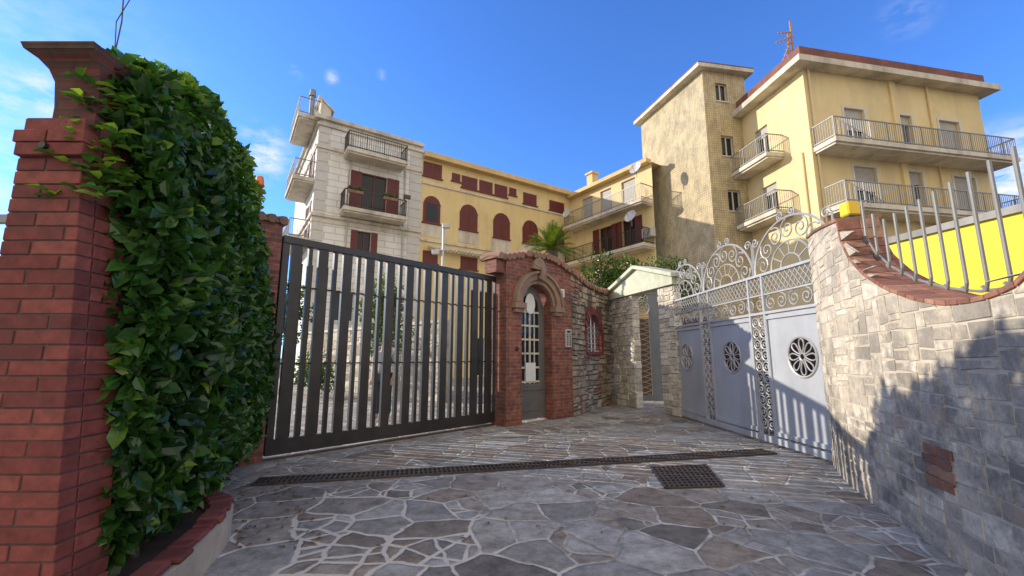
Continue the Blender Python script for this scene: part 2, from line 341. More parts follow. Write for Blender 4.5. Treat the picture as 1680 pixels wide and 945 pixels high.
bk=mth(nt,'MULTIPLY',mr.outputs[0],ramp(nt,noiseN(nt,gen,2.5,6,.55),[(.3,.6),(.55,1)]))  # bright cloud bank added behind the camera to light the shaded facades
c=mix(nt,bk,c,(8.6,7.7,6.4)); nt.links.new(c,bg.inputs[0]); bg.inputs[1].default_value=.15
sl=bpy.data.lights.new('Sun','SUN'); sl.energy=5.0; sl.angle=math.radians(.5); sl.color=(1,.89,.72); so=bpy.data.objects.new('Sun',sl); col.objects.link(so)
tv=Vector((-sd.x*math.cos(EL),-sd.y*math.cos(EL),-math.sin(EL))); so.rotation_euler=tv.to_track_quat('-Z','Y').to_euler(); so.location=(-20,6,20)
cam=bpy.data.cameras.new('Camera'); cam.lens=36*F/1680; cam.sensor_width=36; cam.clip_end=1500; cam.clip_start=.05; co=bpy.data.objects.new('Camera',cam); col.objects.link(co)
co.location=(0,0,H); co.rotation_euler=(math.pi/2+TH,0,0); bpy.context.scene.camera=co
vs=bpy.context.scene.view_settings; vs.view_transform='Standard'; vs.look='None'; vs.exposure=0
# ---------------- ground
g=MB(); g.poly([(-400,-400,-.01),(400,-400,-.01),(400,400,-.01),(-400,400,-.01)]); tag(g.build('ground',M['soil']),'open ground around the courtyard','ground',kind='structure')
g=MB(); g.poly([(-14,-3,0),(16,-3,0),(16,34,0),(-14,34,0)])
o=g.build('driveway',M['flag']); tag(o,'irregular flagstone paving of the driveway','paving',kind='structure')
o.data.transform(mathutils.Matrix.Translation(o.location)); o.location=(0,0,0)
# ---------------- drain
A=G(418,792); B=G(1262,742); DP=Path([A.xy,B.xy])
g=root('drain_channel','long cast iron slotted drain grate crossing the driveway','drain',(A+B)/2)
mb=MB(); mb.pb(DP,0,DP.len,.004,.008,-.13,.13); mb.build('channel_shade',M['void'],g)  # flat near-black strip painted in for the shade inside the drain
mb=MB(); mb.pb(DP,0,DP.len,.004,.02,.11,.14); mb.pb(DP,0,DP.len,.004,.02,-.14,-.11); mb.pb(DP,0,DP.len,.006,.018,-.012,.012)
s=0
while s<DP.len:
    mb.pb(DP,s,s+.022,.006,.019,-.11,.11)
    s+=.052
mb.build('grate',M['grate'],g)
P0,P1,P2,P3=G(1068,768),G(1158,764),G(1188,799),G(1092,802)
g=root('inspection_cover','square cast iron inspection cover set in the paving right of centre','manhole cover',(P0+P2)/2)
def bil(a,b,z): q=(P0*(1-a)+P1*a)*(1-b)+(P3*(1-a)+P2*a)*b; return Vector((q.x,q.y,z))
mb=MB(); mb.poly([bil(0,0,.005),bil(0,1,.005),bil(1,1,.005),bil(1,0,.005)]); mb.build('recess_shade',M['void'],g)  # flat near-black sheet stands in for the shade below the grid
mb=MB()
def bar(a0,a1,b0,b1,z=.018): mb.hexa([bil(a0,b1,.005),bil(a1,b1,.005),bil(a1,b0,.005),bil(a0,b0,.005),bil(a0,b1,z),bil(a1,b1,z),bil(a1,b0,z),bil(a0,b0,z)])
for i in range(13): bar(i/12-.018,i/12+.018,0,1)
for i in range(10): bar(0,1,i/9-.02,i/9+.02,.016)
mb.build('grid',M['grate'],g)
# ---------------- left brick pillar
def xr(z): return -2.165+ (2.45-z)*.095
YB=2.26
g=root('brick_pillar','tall dull red brick gate pillar with flared cap at the left edge','pillar',(-2.25,2.2,0))
mb=MB(); mb.hexa([(-2.465,2.005,0),(xr(0)-.005,2.005,0),(xr(0)-.005,YB-.01,0),(-2.465,YB-.01,0),(-2.465,2.005,2.5),(xr(2.5)-.005,2.005,2.5),(xr(2.5)-.005,YB-.01,2.5),(-2.465,YB-.01,2.5)]); mb.build('core',M['mortar'],g)
mb=MB(); z=0; k=0
while z<2.46:
    x=-2.47-(.15 if k%2 else 0); X1=xr(z); off=.022 if 32<=k<=33 else 0
    hh=.064
    while x<X1-.001:
        a=max(x,-2.47-off); b=min(x+.295,X1+off)
        if X1-b<.05: b=X1+off
        j=U(0,.003)
        if b-a>.03: mb.box(a+.003,b-.003 if b<X1-.001 else b,2.0-j-off,2.08,z,z+hh,R())
        if b>=X1: break
        x+=.3
    y=2.084
    while y<YB-.03:
        L=min(.3,YB-y)
        mb.box(X1-.12,X1+off+U(0,.003),y+.003,y+L-.003,z,z+hh,R()); y+=L
    z+=.0715; k+=1
mb.build('shaft',M['pillar'],g,bevel=.003)
mb=MB(); lv=[(2.46,.0),(2.6,.0),(2.74,.01),(2.80,.03),(2.84,.06),(2.87,.10),(2.90,.11)]
def rg(o): return [(-2.415-o,2.07-o),(-2.19+o*.4,2.07-o),(-2.19+o*.4,2.28+o),(-2.415-o,2.28+o)]
for (z0,o0),(z1,o1) in zip(lv[:-1],lv[1:]):
    a=rg(o0); b_=rg(o1); mb.hexa([(*p,z0) for p in a]+[(*p,z1) for p in b_])
mb.build('cap',M['capbrick'],g)
mb=MB(); mb.tube([(-2.31,2.0,2.33),(-2.31,1.955,2.33)],.018,8); mb.build('cable_clamp',M['dark'],g)
# planter
g=root('stone_planter','low rubble and brick planter kerb under the climbing hedge','planter',(-2.1,2.9,0))
pts=smooth([(-1.86,2.15),(-1.98,2.7),(-2.12,3.2),(-2.3,3.5),(-2.6,3.6)],2)[::-1]; PL=Path(pts)
mb=MB(); mb.cols(PL,[PL.len*i/20 for i in range(21)],lambda s:0,lambda s:.19,-.14,0); mb.build('core',M['rmortar'],g)
mb=MB(); mb.rsplit(PL,0,PL.len,0,.19,lambda s:.19,.22,.1,0,.03,.012); mb.build('kerb_wall',M['swall'],g,bevel=.008)
mb=MB(); s=0
while s<PL.len-.1:
    L=U(.1,.22); mb.pb(PL,s+.006,s+L-.006,.192,.222+U(0,.015),-.13+U(-.02,.02),.005+U(0,.02),R()); s+=L
mb.build('brick_edging',M['pillar'],g,bevel=.012)
mb=MB(); mb.poly([(-1.95,2.3,.15),(-2.2,3.5,.15),(-3,3.6,.15),(-2.6,2.4,.15)]); mb.build('soil',M['soil'],g)
HW=Path([(-2.5,2.4),(-3.85,5.9)])
g=MB(); g.cols(HW,[0,HW.len],lambda s:0,lambda s:2.6,-.25,-.05); tag(g.build('boundary_wall',M['brick']),'brick boundary wall hidden behind the tall hedge, stops light leaking through','wall')  # unseen wall put behind the hedge to block leaking sunlight
g=MB(); BW=Path([(-9,2.9),(-2.5,2.4)]); g.pb(BW,-3,BW.len-.02,0,1.3,-.25,0); tag(g.build('shade_wall',M['brick']),'unseen low brick wall left of the tall brick pillar, added for foreground shade','wall')  # unseen wall added to keep the foreground paving in shade
g=root('side_railing','short pale metal railing above the wall left of the brick pillar','railing',(-4,2.9,1.3))
RP=Path([(-6.5,3.2),(-2.9,3.0)]); mb=MB(); mb.pb(RP,0,RP.len,2.27,2.33,0,.05); mb.pb(RP,0,RP.len,1.4,1.44,0,.05); mb.build('rail',M['galv'],g)
for i in range(5): mb=MB(); s=.1+i*.8; mb.pb(RP,s,s+.05,0,2.27,-.06,-.01); mb.build('post',M['galv'],g)
# ---------------- leaves
def leaf(mb,p,d,n,L,W,rnd,fold=.25):
    d=d.normalized(); s=d.cross(n)
    if s.length<1e-4: s=Vector((1,0,0))
    s.normalize(); n=s.cross(d)
    a=p; l1=p+d*L*.3+s*W*.42+n*W*fold; l2=p+d*L*.68+s*W*.45+n*W*fold; t=p+d*L-n*L*.12; m=p+d*L*.5
    r1=p+d*L*.3-s*W*.42+n*W*fold; r2=p+d*L*.68-s*W*.45+n*W*fold
    k=len(mb.v); mb.v+=[tuple(x) for x in (a,l1,l2,t,r2,r1,m)]; mb.r+=[rnd]*7
    mb.f+=[(k,k+1,k+2,k+6),(k+6,k+2,k+3),(k,k+6,k+4,k+5),(k+6,k+3,k+4)]
def rv(): 
    v=Vector((random.gauss(0,1),random.gauss(0,1),random.gauss(0,1))); return v.normalized()
HC=Path([(-2.24,2.20),(-2.72,3.4),(-3.25,4.7),(-3.66,5.7)])
g=root('laurel_hedge','tall dense green laurel hedge climbing between the brick pillar and black gate','hedge',(-2.8,4,0))
def sst(x): x=min(max(x,0),1); return x*x*(3-2*x)
def hw(s,z,a):
    n=mathutils.noise.noise(Vector((s*1.4,z*1.3,a)))+.5*mathutils.noise.noise(Vector((s*3.3,z*3.1,a+5)))
    base=.43-.32*sst((z-1.7)/1.8)
    if z<.8: base-= .08*(.8-z)/.8
    if s<.5: base-=.10*(1-s/.5)*sst((3.0-z))
    return base+.10*n
def htop(s): return 2.92+.56*sst((s+.1)/1.4)+.08*mathutils.noise.noise(Vector((s*2,0,3)))+.04*math.sin(s*4)
mb=MB()
for i in range(12000):
    s=U(-.0,HC.len+.02); zt=htop(s)
    k=R()
    if k<.78:
        z=.28+(zt-.28)*R(); d=hw(s,z,1)-abs(random.gauss(0,.06)); nrm=(HC.P(s,0,1)-HC.P(s,0,0)); nrm.z=0.35
    elif k<.87:
        z=zt-abs(random.gauss(0,.06)); d=U(-.2,.12); nrm=Vector((0,0,1))
    else:
        s=U(-.05,.12); z=.28+(htop(0)-.30)*R(); d=U(-.05,max(.1,hw(0,z,1))); nrm=Vector((.3,-1,.1))
        if z<2.5: d=U(.0,max(.12,hw(0,z,1)))
    p=HC.P(s,z,d)
    dd=(nrm.normalized()*.55+Vector((0,0,U(-.6,.45)))+rv()*.7)
    L=U(.08,.145)
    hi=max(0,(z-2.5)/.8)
    r=min(1,max(0,.40+random.gauss(0,.2)+hi*.32 + .4*mathutils.noise.noise(p*2.2)))  # upper leaves coloured lighter, standing in for backlit tops
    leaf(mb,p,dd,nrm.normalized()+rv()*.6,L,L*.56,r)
for i in range(130):
    near=i<=40
    s=U(0.6,HC.len*.98) if not near else U(-.02,.7); z=htop(max(s,0))-.08; p=HC.P(s,z,U(-.1,.14)); up=Vector((U(-.4,.4),U(-.4,.4),.6 if near else 1)).normalized(); ln=U(.06,.2) if not near else U(.02,.10)
    for j in range(8):
        q=p+up*ln*j/7; a=j*2.4; dd=Vector((math.cos(a),math.sin(a),(.3 if near else .8)+j*.06)); leaf(mb,q,dd,Vector((0,0,1))+rv()*.3,U(.08,.12),.055,min(1,.6+R()*.4+j*.02))
for i in range(34):
    p=Vector((U(-2.28,-2.02),U(2.03,2.2),U(2.05,2.72))); up=Vector((U(-.5,.5),U(-.5,0),U(.0,.5))).normalized(); ln=U(.05,.13)
    for j in range(6):
        q=p+up*ln*j/5; a=j*2.4+i; dd=Vector((math.cos(a),math.sin(a)-.3,.2)); leaf(mb,q,dd,Vector((0,-.5,1))+rv()*.3,U(.07,.11),.05,min(1,.5+R()*.5))
mb.build('foliage',M['leaf'],g,uv=False)
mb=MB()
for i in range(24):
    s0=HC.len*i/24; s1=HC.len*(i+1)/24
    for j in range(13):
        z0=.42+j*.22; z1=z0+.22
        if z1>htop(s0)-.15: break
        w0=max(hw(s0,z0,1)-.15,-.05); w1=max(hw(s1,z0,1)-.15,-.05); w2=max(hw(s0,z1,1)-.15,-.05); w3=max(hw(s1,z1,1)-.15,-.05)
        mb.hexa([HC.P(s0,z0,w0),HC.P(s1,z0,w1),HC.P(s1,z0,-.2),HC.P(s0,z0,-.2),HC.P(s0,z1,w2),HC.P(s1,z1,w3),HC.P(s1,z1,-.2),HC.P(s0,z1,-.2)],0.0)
mb.build('light_block_core',M['leaf'],g,uv=False)  # solid dark core added inside the hedge to block light
for i in range(12):
    mb=MB(); s=.2+i*.24; p=HC.P(s,.12,U(.05,.25)); mb.tube([p,HC.P(s+U(-.1,.1),.5,U(0,.2)),HC.P(s+U(-.1,.1),1.0,U(0,.15))],.022,6,r1=.012); mb.build('stem',M['bark'],g)
mb=MB(); p=AY(190,80,2.5); mb.tube([p+Vector((0,0,-.4)),p,p+Vector((.01,0,.2)),p+Vector((-.03,.02,.45))],.004,4); mb.build('bare_twig',M['bark'],g)
mb=MB(); p=AY(196,80,2.5); mb.tube([p+Vector((0,0,-.3)),p+Vector((-.05,0,.2)),p+Vector((.03,0,.4))],.003,4); mb.build('bare_twig',M['bark'],g)
mb=MB()
for i in range(150):
    q=G(U(340,520),U(780,900)) if i<100 else G(U(420,1300),U(720,900)); a=U(0,6.28)
    leaf(mb,Vector((q.x,q.y,.008)),Vector((math.cos(a),math.sin(a),.12)),Vector((0,0,1)),U(.03,.06),.025,R(),.2)
o=mb.build('fallen_leaves',M['dry'],uv=False); tag(o,'scattered dry fallen leaves on the paving','leaves',kind='stuff')
# ---------------- black gate
A=G(432,757); B=G(826,695); BG=Path([A.xy,B.xy]); L=BG.len
zl=BG.pix(462,386)[1]; zr=BG.pix(826,457)[1]
zt=lambda s: zl+(zr-zl)*s/L
g=root('sliding_gate','large black steel gate of vertical slats between the hedge and the brick doorway','gate',(A+B)/2)
mb=MB(); mb.cols(BG,[0,L],lambda s:.06,lambda s:.25,-.05,.03); mb.cols(BG,[0,L],lambda s:zt(s)-.1,zt,-.05,.045); mb.pb(BG,0,.09,.25,0,-.05,.03,zb=(.25,.25),zt=(zt(0)-.1,zt(.09)-.1)); mb.pb(BG,L-.1,L,.25,0,-.05,.03,zb=(.25,.25),zt=(zt(L)-.1,zt(L)-.1)); 
mb.build('frame',M['dark'],g,bevel=.004)
for z in (1.2,2.25):
    mb=MB(); mb.pb(BG,.09,L-.1,z,z+.022,-.05,-.03); mb.build('cross_rail',M['dark'],g)
s=.12; i=0
while s<L-.2:
    wd=.140 if i%2==0 else .055
    if s+wd>L-.1: break
    mb=MB(); mb.pb(BG,s,s+wd,.252,0,-.028,.03,zb=(.252,.252),zt=(zt(s)-.102,zt(s+wd)-.102)); mb.build('slat',M['dark'],g)
    if s/L<.14 or s/L>.74:
        mb=MB(); mb.pb(BG,s+wd+.012,s+wd+.045,.252,2.6,-.10,-.052); mb.build('slat',M['dark'],g)
    s+=wd+(.085 if i%2==0 else .085); i+=1
mb=MB(); mb.pb(BG,L-.14,L-.05,1.05,1.3,.032,.07); mb.pb(BG,L-.12,L-.07,1.305,1.34,.032,.1); mb.build('lock_box',M['dark'],g)
o=MB(); o.pb(BG,-.1,L,.002,.03,-.04,.02); tag(o.build('gate_track',M['grate']),'thin iron track on the paving under the black gate','track')
g=root('gate_pier','narrow red brick pier with tiled cap between the hedge and black gate','pier',(-3.35,5.95,0))
mb=MB(); mb.pb(BG,-.30,-.03,0,3.08,-.4,.06); mb.build('shaft',M['brick'],g)
mb=MB()
for k in range(3): mb.tube([BG.P(-.32+k*.14,3.15,-.45),BG.P(-.32+k*.14,3.18,-.15),BG.P(-.32+k*.14,3.12,.12)],.06,8)
mb.pb(BG,-.34,.02,3.081,3.13,-.44,.10); mb.build('tile_cap',M['tile'],g)
p=BG.P(-.34,3.22,-.02); g=root('amber_beacon','small orange beacon lamp on the brick pier beside the hedge','lamp',p)
mb=MB(); mb.tube([p,p+Vector((0,0,.34))],.02,8); mb.build('base',M['dark'],g); mb=MB(); mb.tube([p+Vector((0,0,.34)),p+Vector((0,0,.37)),p+Vector((0,0,.43)),p+Vector((0,0,.47))],.065,12,r1=.04); mb.build('lens',M['orange'],g,smooth=True)
# ---------------- brick doorway
A=G(830,701); B=G(941,684); DW=Path([A.xy,B.xy]); L=DW.len
ds0=DW.pix(856,600)[0]; ds1=DW.pix(906,600)[0]; sp_z=DW.pix(880,500)[1]; ap_z=DW.pix(880,466)[1]; tz0=DW.pix(830,424)[1]; tz1=DW.pix(935,448)[1]
mid=(ds0+ds1)/2; rd=(ds1-ds0)/2
def arch(s,r=None,zs=None):
    r=rd if r is None else r
    return sp_z+ (math.sqrt(max(0,1-((s-mid)/r)**2)))*(ap_z-sp_z)*(r/rd)
topf=lambda s: tz0+(tz1-tz0)*max(s,0)/L+.20*math.sin(math.pi*min(max(s/L,0),1))
g=root('brick_doorway','red brick doorway with brown stone arch and tiled top between the gate and stone wall','doorway',DW.P(mid,0,-.2))
mb=MB()
mb.cols(DW,[ds0*i/6 for i in range(7)],lambda s:0,topf,-.42,0); mb.cols(DW,[ds1+(L-ds1)*i/6 for i in range(7)],lambda s:0,topf,-.42,0); mb.cols(DW,[ds0+(ds1-ds0)*i/20 for i in range(21)],arch,topf,-.42,0)
mb.pb(DW,-.22,-.001,2.95,0,-.40,-.05,zb=(2.95,2.95),zt=(tz0-.02,tz0-.02))
mb.build('brickwork',M['brick'],g)
mb=MB(); n=20
def apt(r,i,d,n=20): a=math.pi-math.pi*i/n; return DW.P(mid+r*math.cos(a),sp_z+.0+r*math.sin(a)*(ap_z-sp_z)/rd,d)
for ra,rb,dd in ((rd*1.0,rd*1.18,.05),(rd*1.18,rd*1.46,.10),(rd*1.46,rd*1.58,.15)):
    for i in range(n):
        mb.hexa([apt(ra,i,-.05),apt(ra,i+1,-.05),apt(ra,i+1,dd),apt(ra,i,dd),apt(rb,i,-.05),apt(rb,i+1,-.05),apt(rb,i+1,dd),apt(rb,i,dd)])
for sgn,(sa,sb_) in ((0,(mid-rd*1.65,mid-rd*.97)),(1,(mid+rd*.97,mid+rd*1.65))): mb.pb(DW,sa,sb_,sp_z-.12,sp_z-.01,-.02,.14); mb.pb(DW,sa+.04,sb_-.04,sp_z-.2,sp_z-.125,-.02,.09)
mb.build('arch_moulding',M['arch'],g)
mb=MB(); zc=sp_z+(ap_z-sp_z)*1.62+.1
for i in range(7):
    a=math.radians(20+i*23.3); mb.hexa([DW.P(mid+.05*math.cos(a-.18),zc-.12+.05*math.sin(a),-.02),DW.P(mid+.05*math.cos(a+.18),zc-.12+.05*math.sin(a),-.02),DW.P(mid+.05*math.cos(a+.18),zc-.12+.05*math.sin(a),.18),DW.P(mid+.05*math.cos(a-.18),zc-.12+.05*math.sin(a),.18),
        DW.P(mid+.22*math.cos(a-.19),zc-.12+.3*math.sin(a-.19),-.02),DW.P(mid+.22*math.cos(a+.19),zc-.12+.3*math.sin(a+.19),-.02),DW.P(mid+.22*math.cos(a+.19),zc-.12+.3*math.sin(a+.19),.1),DW.P(mid+.22*math.cos(a-.19),zc-.12+.3*math.sin(a-.19),.1)])
mb.tube([DW.P(mid,zc-.28,.15),DW.P(mid,zc-.18,.2),DW.P(mid,zc-.08,.18)],.09,10,r1=.05); mb.build('keystone_crest',M['arch'],g)
def coping(path,s0,s1,zf,d0,d1,parent,name='tile_coping'):
    mb=MB(); s=s0
    while s<s1:
        z=zf(s)+U(-.015,.015); mb.tube([path.P(s,z-.0,d0),path.P(s+U(-.02,.02),z+.05,(d0+d1)/2),path.P(s,z-.015,d1+U(-.03,.03))],.06,8,rnd=R(),r1=.068); s+=.125
    k=[s0-.04+(s1-s0+.08)*i/12 for i in range(13)]
    mb.cols(path,k,lambda s:zf(s)-.05,lambda s:zf(s)+.0,d0+.04,d1-.04); return mb.build(name,M['tile'],parent)
coping(DW,-.22,L,lambda s: topf(s)+.04,-.5,.09,g)
g2=root('entry_door','dark grey metal entry door with arched glazed panel inside the brick arch','door',DW.P(mid,0,-.25))
dz0=.04
mb=MB(); D0,D1=-.26,-.22
ix0,ix1=ds0+.18,ds1-.18; iz0=.75; 
zin=lambda s: sp_z+ math.sqrt(max(0,1-((s-mid)/(rd-.18))**2))*(ap_z-sp_z-.22)
mb.cols(DW,[ds0,ix0],lambda s:dz0,lambda s:max(arch(s)-.02,sp_z-.1),D0,D1); mb.cols(DW,[ix1,ds1],lambda s:dz0,lambda s:max(arch(s)-.02,sp_z-.1),D0,D1)
sxx=[ix0+(ix1-ix0)*i/14 for i in range(15)]
mb.cols(DW,[ix0,ix1],lambda s:dz0,lambda s:iz0,D0,D1); mb.cols(DW,sxx,zin,lambda s:arch(s)-.02,D0,D1)
mb.build('leaf_frame',M['door'],g2)
mb=MB(); mb.cols(DW,sxx,lambda s:iz0,zin,-.25,-.24); mb.build('glazing',M['glass'],g2)
mb=MB()
for z in [iz0+.02+i*.29 for i in range(int((sp_z-iz0)/.29)+1)]: mb.pb(DW,ix0,ix1,z,z+.04,-.238,-.21)
mb.pb(DW,mid-.02,mid+.02,iz0,ap_z-.25,-.236,-.212)
for s_ in (mid-(mid-ix0)*.5,mid+(ix1-mid)*.5): mb.pb(DW,s_-.012,s_+.012,iz0,sp_z,-.236,-.214)
mb.build('muntin_grille',M['pier'],g2)
mb=MB(); mb.pb(DW,ds0+.08,ds1-.08,.62,.66,-.219,-.2); mb.pb(DW,ds0+.2,ds1-.2,.2,.55,-.219,-.205); mb.build('kick_panel',M['door'],g2)
mb=MB(); mb.pb(DW,mid-.15,mid+.15,.80,1.18,-.2,-.195); mb.build('notice_sheet',M['paper'],g2)
mb=MB(); q0=DW.P(mid,2.4,-.2); rg_=[DW.P(mid+.15*math.cos(2*math.pi*i/24),2.42+.22*math.sin(2*math.pi*i/24),-.195) for i in range(24)]; mb.poly(rg_); mb.build('oval_sign',M['paper'],g2)
mb=MB(); mb.tube([DW.P(ds0+.1,1.0,-.22),DW.P(ds0+.1,1.0,-.15),DW.P(ds0+.1,1.3,-.15),DW.P(ds0+.1,1.3,-.22)],.014,6); mb.build('handle',M['dark'],g2)
def text(txt,size,loc,rz,mat,parent,name):
    cu=bpy.data.curves.new(name,'FONT'); cu.body=txt; cu.size=size; cu.align_x='CENTER'; cu.align_y='CENTER'; cu.extrude=.002
    t=bpy.data.objects.new(name,cu); col.objects.link(t); dg=bpy.context.evaluated_depsgraph_get(); me=bpy.data.meshes.new_from_object(t.evaluated_get(dg)); bpy.data.objects.remove(t)
    o=bpy.data.objects.new(name,me); me.materials.clear(); me.materials.append(mat); col.objects.link(o); o.parent=parent; o.location=Vector(loc)-ORG[parent.name]; o.rotation_euler=(math.pi/2,0,rz); return o
ang=math.atan2(B.y-A.y,B.x-A.x)
sn,zn=DW.pix(922,481); g=root('number_plate','small white house number plate beside the brick arch','sign',DW.P(sn,zn-.09,0))
mb=MB(); mb.pb(DW,sn-.07,sn+.07,zn-.09,zn+.09,0,.015); mb.build('plate',M['paper'],g); text('2',.14,DW.P(sn,zn,.017),ang,M['ink'],g,'digit')
sn,zn=DW.pix(931,555); g=root('intercom_panel','pale metal intercom panel with rows of buttons on the right brick pier','intercom',DW.P(sn,zn-.2,0))
mb=MB(); mb.pb(DW,sn-.1,sn+.1,zn-.2,zn+.2,0,.04); mb.build('housing',M['roller'],g,bevel=.005)
mb=MB()
for i in range(6):
    for j in (-1,1): mb.pb(DW,sn+j*.045-.025,sn+j*.045+.025,zn-.16+i*.045,zn-.135+i*.045,.04,.046)
mb.pb(DW,sn-.06,sn+.06,zn+.12,zn+.17,.04,.045); mb.build('buttons',M['dark'],g)
sn,zn=DW.pix(848,572); mb=MB(); 
p=[DW.P(sn,zn,0),DW.P(sn,zn,.02),DW.P(sn,zn,.035)]; mb.tube(p,.05,12,r1=.03); tag(mb.build('door_bell',M['dark']),'small round black bell push on the left brick pier','bell')
# ---------------- stone wall right of the doorway
SW=Path(smooth([G(941,684).xy,G(962,676).xy,G(985,668).xy,G(1012,661).xy],2)); L=SW.len
za=SW.pix(943,452)[1]; zb=SW.pix(1003,480)[1]
tf=lambda s: za+(zb-za)*s/L + .12*math.sin(math.pi*s/L)*-1
wr=SW.rect(962,984,516,577); ws0,ws1,wz0,wz1=wr; wm=(ws0+ws1)/2; wrd=(ws1-ws0)/2
g=root('stone_wall','curved rubble stone wall with small arched window and sloping tile coping','wall',SW.P(L/2,0,-.2))
mb=MB()
inh=lambda s,z: abs(s-wm)<wrd*1.25 and wz0-.05<z<wz1+wrd*.4
mb.rsplit(SW,0,L,0,3.9,tf,.42,.2,0,.045,.016,hole=inh); mb.build('stone_facing',M['swall'],g,bevel=.01)
mb=MB(); 
mb.cols(SW,[0+(ws0)*i/6 for i in range(7)],lambda s:0,tf,-.4,-.005); mb.cols(SW,[ws1+(L-ws1)*i/6 for i in range(7)],lambda s:0,tf,-.4,-.005); mb.cols(SW,[ws0,ws1],lambda s:0,lambda s:wz0,-.4,-.005)
an=lambda s: wz1-wrd+math.sqrt(max(0,wrd**2-(s-wm)**2)); mb.cols(SW,[ws0+(ws1-ws0)*i/12 for i in range(13)],an,tf,-.4,-.005); mb.build('core',M['mortar'],g)
mb=MB()
for i in range(12):
    a0=math.pi*i/12+.03; a1=math.pi*(i+1)/12-.03
    f=lambda r,a,d: SW.P(wm-r*math.cos(a),wz1-wrd+r*math.sin(a),d)
    mb.hexa([f(wrd,a0,-.2),f(wrd,a1,-.2),f(wrd,a1,.04),f(wrd,a0,.04),f(wrd*1.35,a0,-.2),f(wrd*1.35,a1,-.2),f(wrd*1.35,a1,.04),f(wrd*1.35,a0,.04)],R())
z=wz0
while z<wz1-wrd-.05:
    for a,b_ in ((ws0-wrd*.35,ws0),(ws1,ws1+wrd*.35)): mb.pb(SW,a,b_,z,z+.065,-.2,.04,R())
    z+=.075
mb.pb(SW,ws0-.1,ws1+.1,wz0-.08,wz0-.002,-.3,.06); mb.build('brick_surround',M['pillar'],g)
mb=MB()
for i in range(4): s_=ws0+(ws1-ws0)*(i+.5)/4; mb.tube([SW.P(s_,wz0,-.1),SW.P(s_,an(s_),-.1)],.014,5)
for i in range(5): z=wz0+(wz1-wz0-wrd*.5)*(i+.5)/5; mb.tube([SW.P(ws0,z,-.1),SW.P(ws1,z,-.1)],.014,5)
mb.build('window_grille',M['wrought'],g)
coping(SW,0,L,lambda s:tf(s)+.03,-.5,.1,g)
# ---------------- portal with green pediment
A=G(1010,663); B=G(1117,685); PT=Path([A.xy,B.xy]); L=PT.len
a0=PT.pix(1040,560)[0]; b0=PT.pix(1083,560)[0]; zt_=PT.pix(1060,478)[1]; PD=.2
g=root('stone_portal','white stone portal with two piers and a pale green pediment left of the ornate gate','portal',PT.P(L/2,0,-.2))
for s0,s1 in ((0,a0),(b0,L)):
    mb=MB(); mb.pb(PT,s0+.02,s1-.02,0,zt_,-PD,-.01); mb.rsplit(PT,s0,s1,0,zt_,lambda s:zt_,.34,.2,-.0,.025,.014)
    o_=Path([PT.P(s0,0,-PD).xy,PT.P(s0,0,0).xy]); mb.blocks(o_,0,PD,0,lambda s:zt_,zt_-.01,(.14,.24),(.2,.4),-.0,.015,.012)
    o_=Path([PT.P(s1,0,0).xy,PT.P(s1,0,-PD).xy]); mb.blocks(o_,0,PD,0,lambda s:zt_,zt_-.01,(.14,.24),(.2,.4),-.0,.015,.012); mb.build('pier',M['pier'],g,bevel=.008)
mb=MB(); mb.pb(PT,-.08,L+.08,zt_+.001,zt_+.17,-PD-.05,.08); mb.build('lintel',M['green'],g)
mb=MB(); mb.hexa([PT.P(-.08,zt_+.171,.06),PT.P(L+.08,zt_+.171,.06),PT.P(L+.08,zt_+.171,-PD),PT.P(-.08,zt_+.171,-PD),PT.P(L/2-.01,zt_+.62,.06),PT.P(L/2+.01,zt_+.62,.06),PT.P(L/2+.01,zt_+.62,-PD),PT.P(L/2-.01,zt_+.62,-PD)]); mb.build('pediment',M['green'],g)
for q in (0,1):
    mb=MB(); sa,sb_=(-.16,L/2) if q==0 else (L/2,L+.16); ze,zf_=(zt_+.16,zt_+.64) if q==0 else (zt_+.64,zt_+.16)
    mb.pb(PT,sa,sb_,0,0,-.45,.16,zb=(ze,zf_),zt=(ze+.09,zf_+.09)); mb.build('roof_slab',M['green'],g)
q0=AY(1042,640,13.2); q1=AY(1094,640,13.2); LG=Path([(q0.x,q0.y),(q1.x,q1.y)]); L=LG.len; zt_=LG.pix(1067,478)[1]
g=root('lattice_gate','narrow blue grey metal gate with gold lattice seen through the stone portal','gate',LG.P(L/2,0,0))
mb=MB(); mb.pb(LG,0,.08,0,zt_,-.05,0); mb.pb(LG,L-.08,L,0,zt_,-.05,0); mb.pb(LG,.08,L-.08,0,.15,-.05,0); mb.pb(LG,.08,L-.08,zt_-.1,zt_,-.05,0); mb.pb(LG,L*.55,L-.08,.15,zt_-.1,-.04,-.01); mb.build('frame',M['bluegrey'],g)
mb=MB(); z=.15
while z<zt_-.9:
    mb.tube([LG.P(.08,z,0),LG.P(L*.55,z+.16,0)],.012,4); mb.tube([LG.P(.08,z+.16,0.02),LG.P(L*.55,z,0.02)],.012,4); z+=.16
mb.build('lattice',M['gold'],g)
mb=MB(); mb.ring(LG,L*.33,zt_*.84,.22,.03,.02); mb.spiral(LG,L*.33,zt_*.84,.16,.03,.016); mb.build('scroll_medallion',M['wrought'],g)
g=MB(); BP=Path([(1.6,15.5),(6.5,14.2)]); g.pb(BP,0,BP.len,0,2.6,-.3,0); tag(g.build('garden_wall',M['mortar']),'dark garden wall in shade behind the lattice gate','wall')
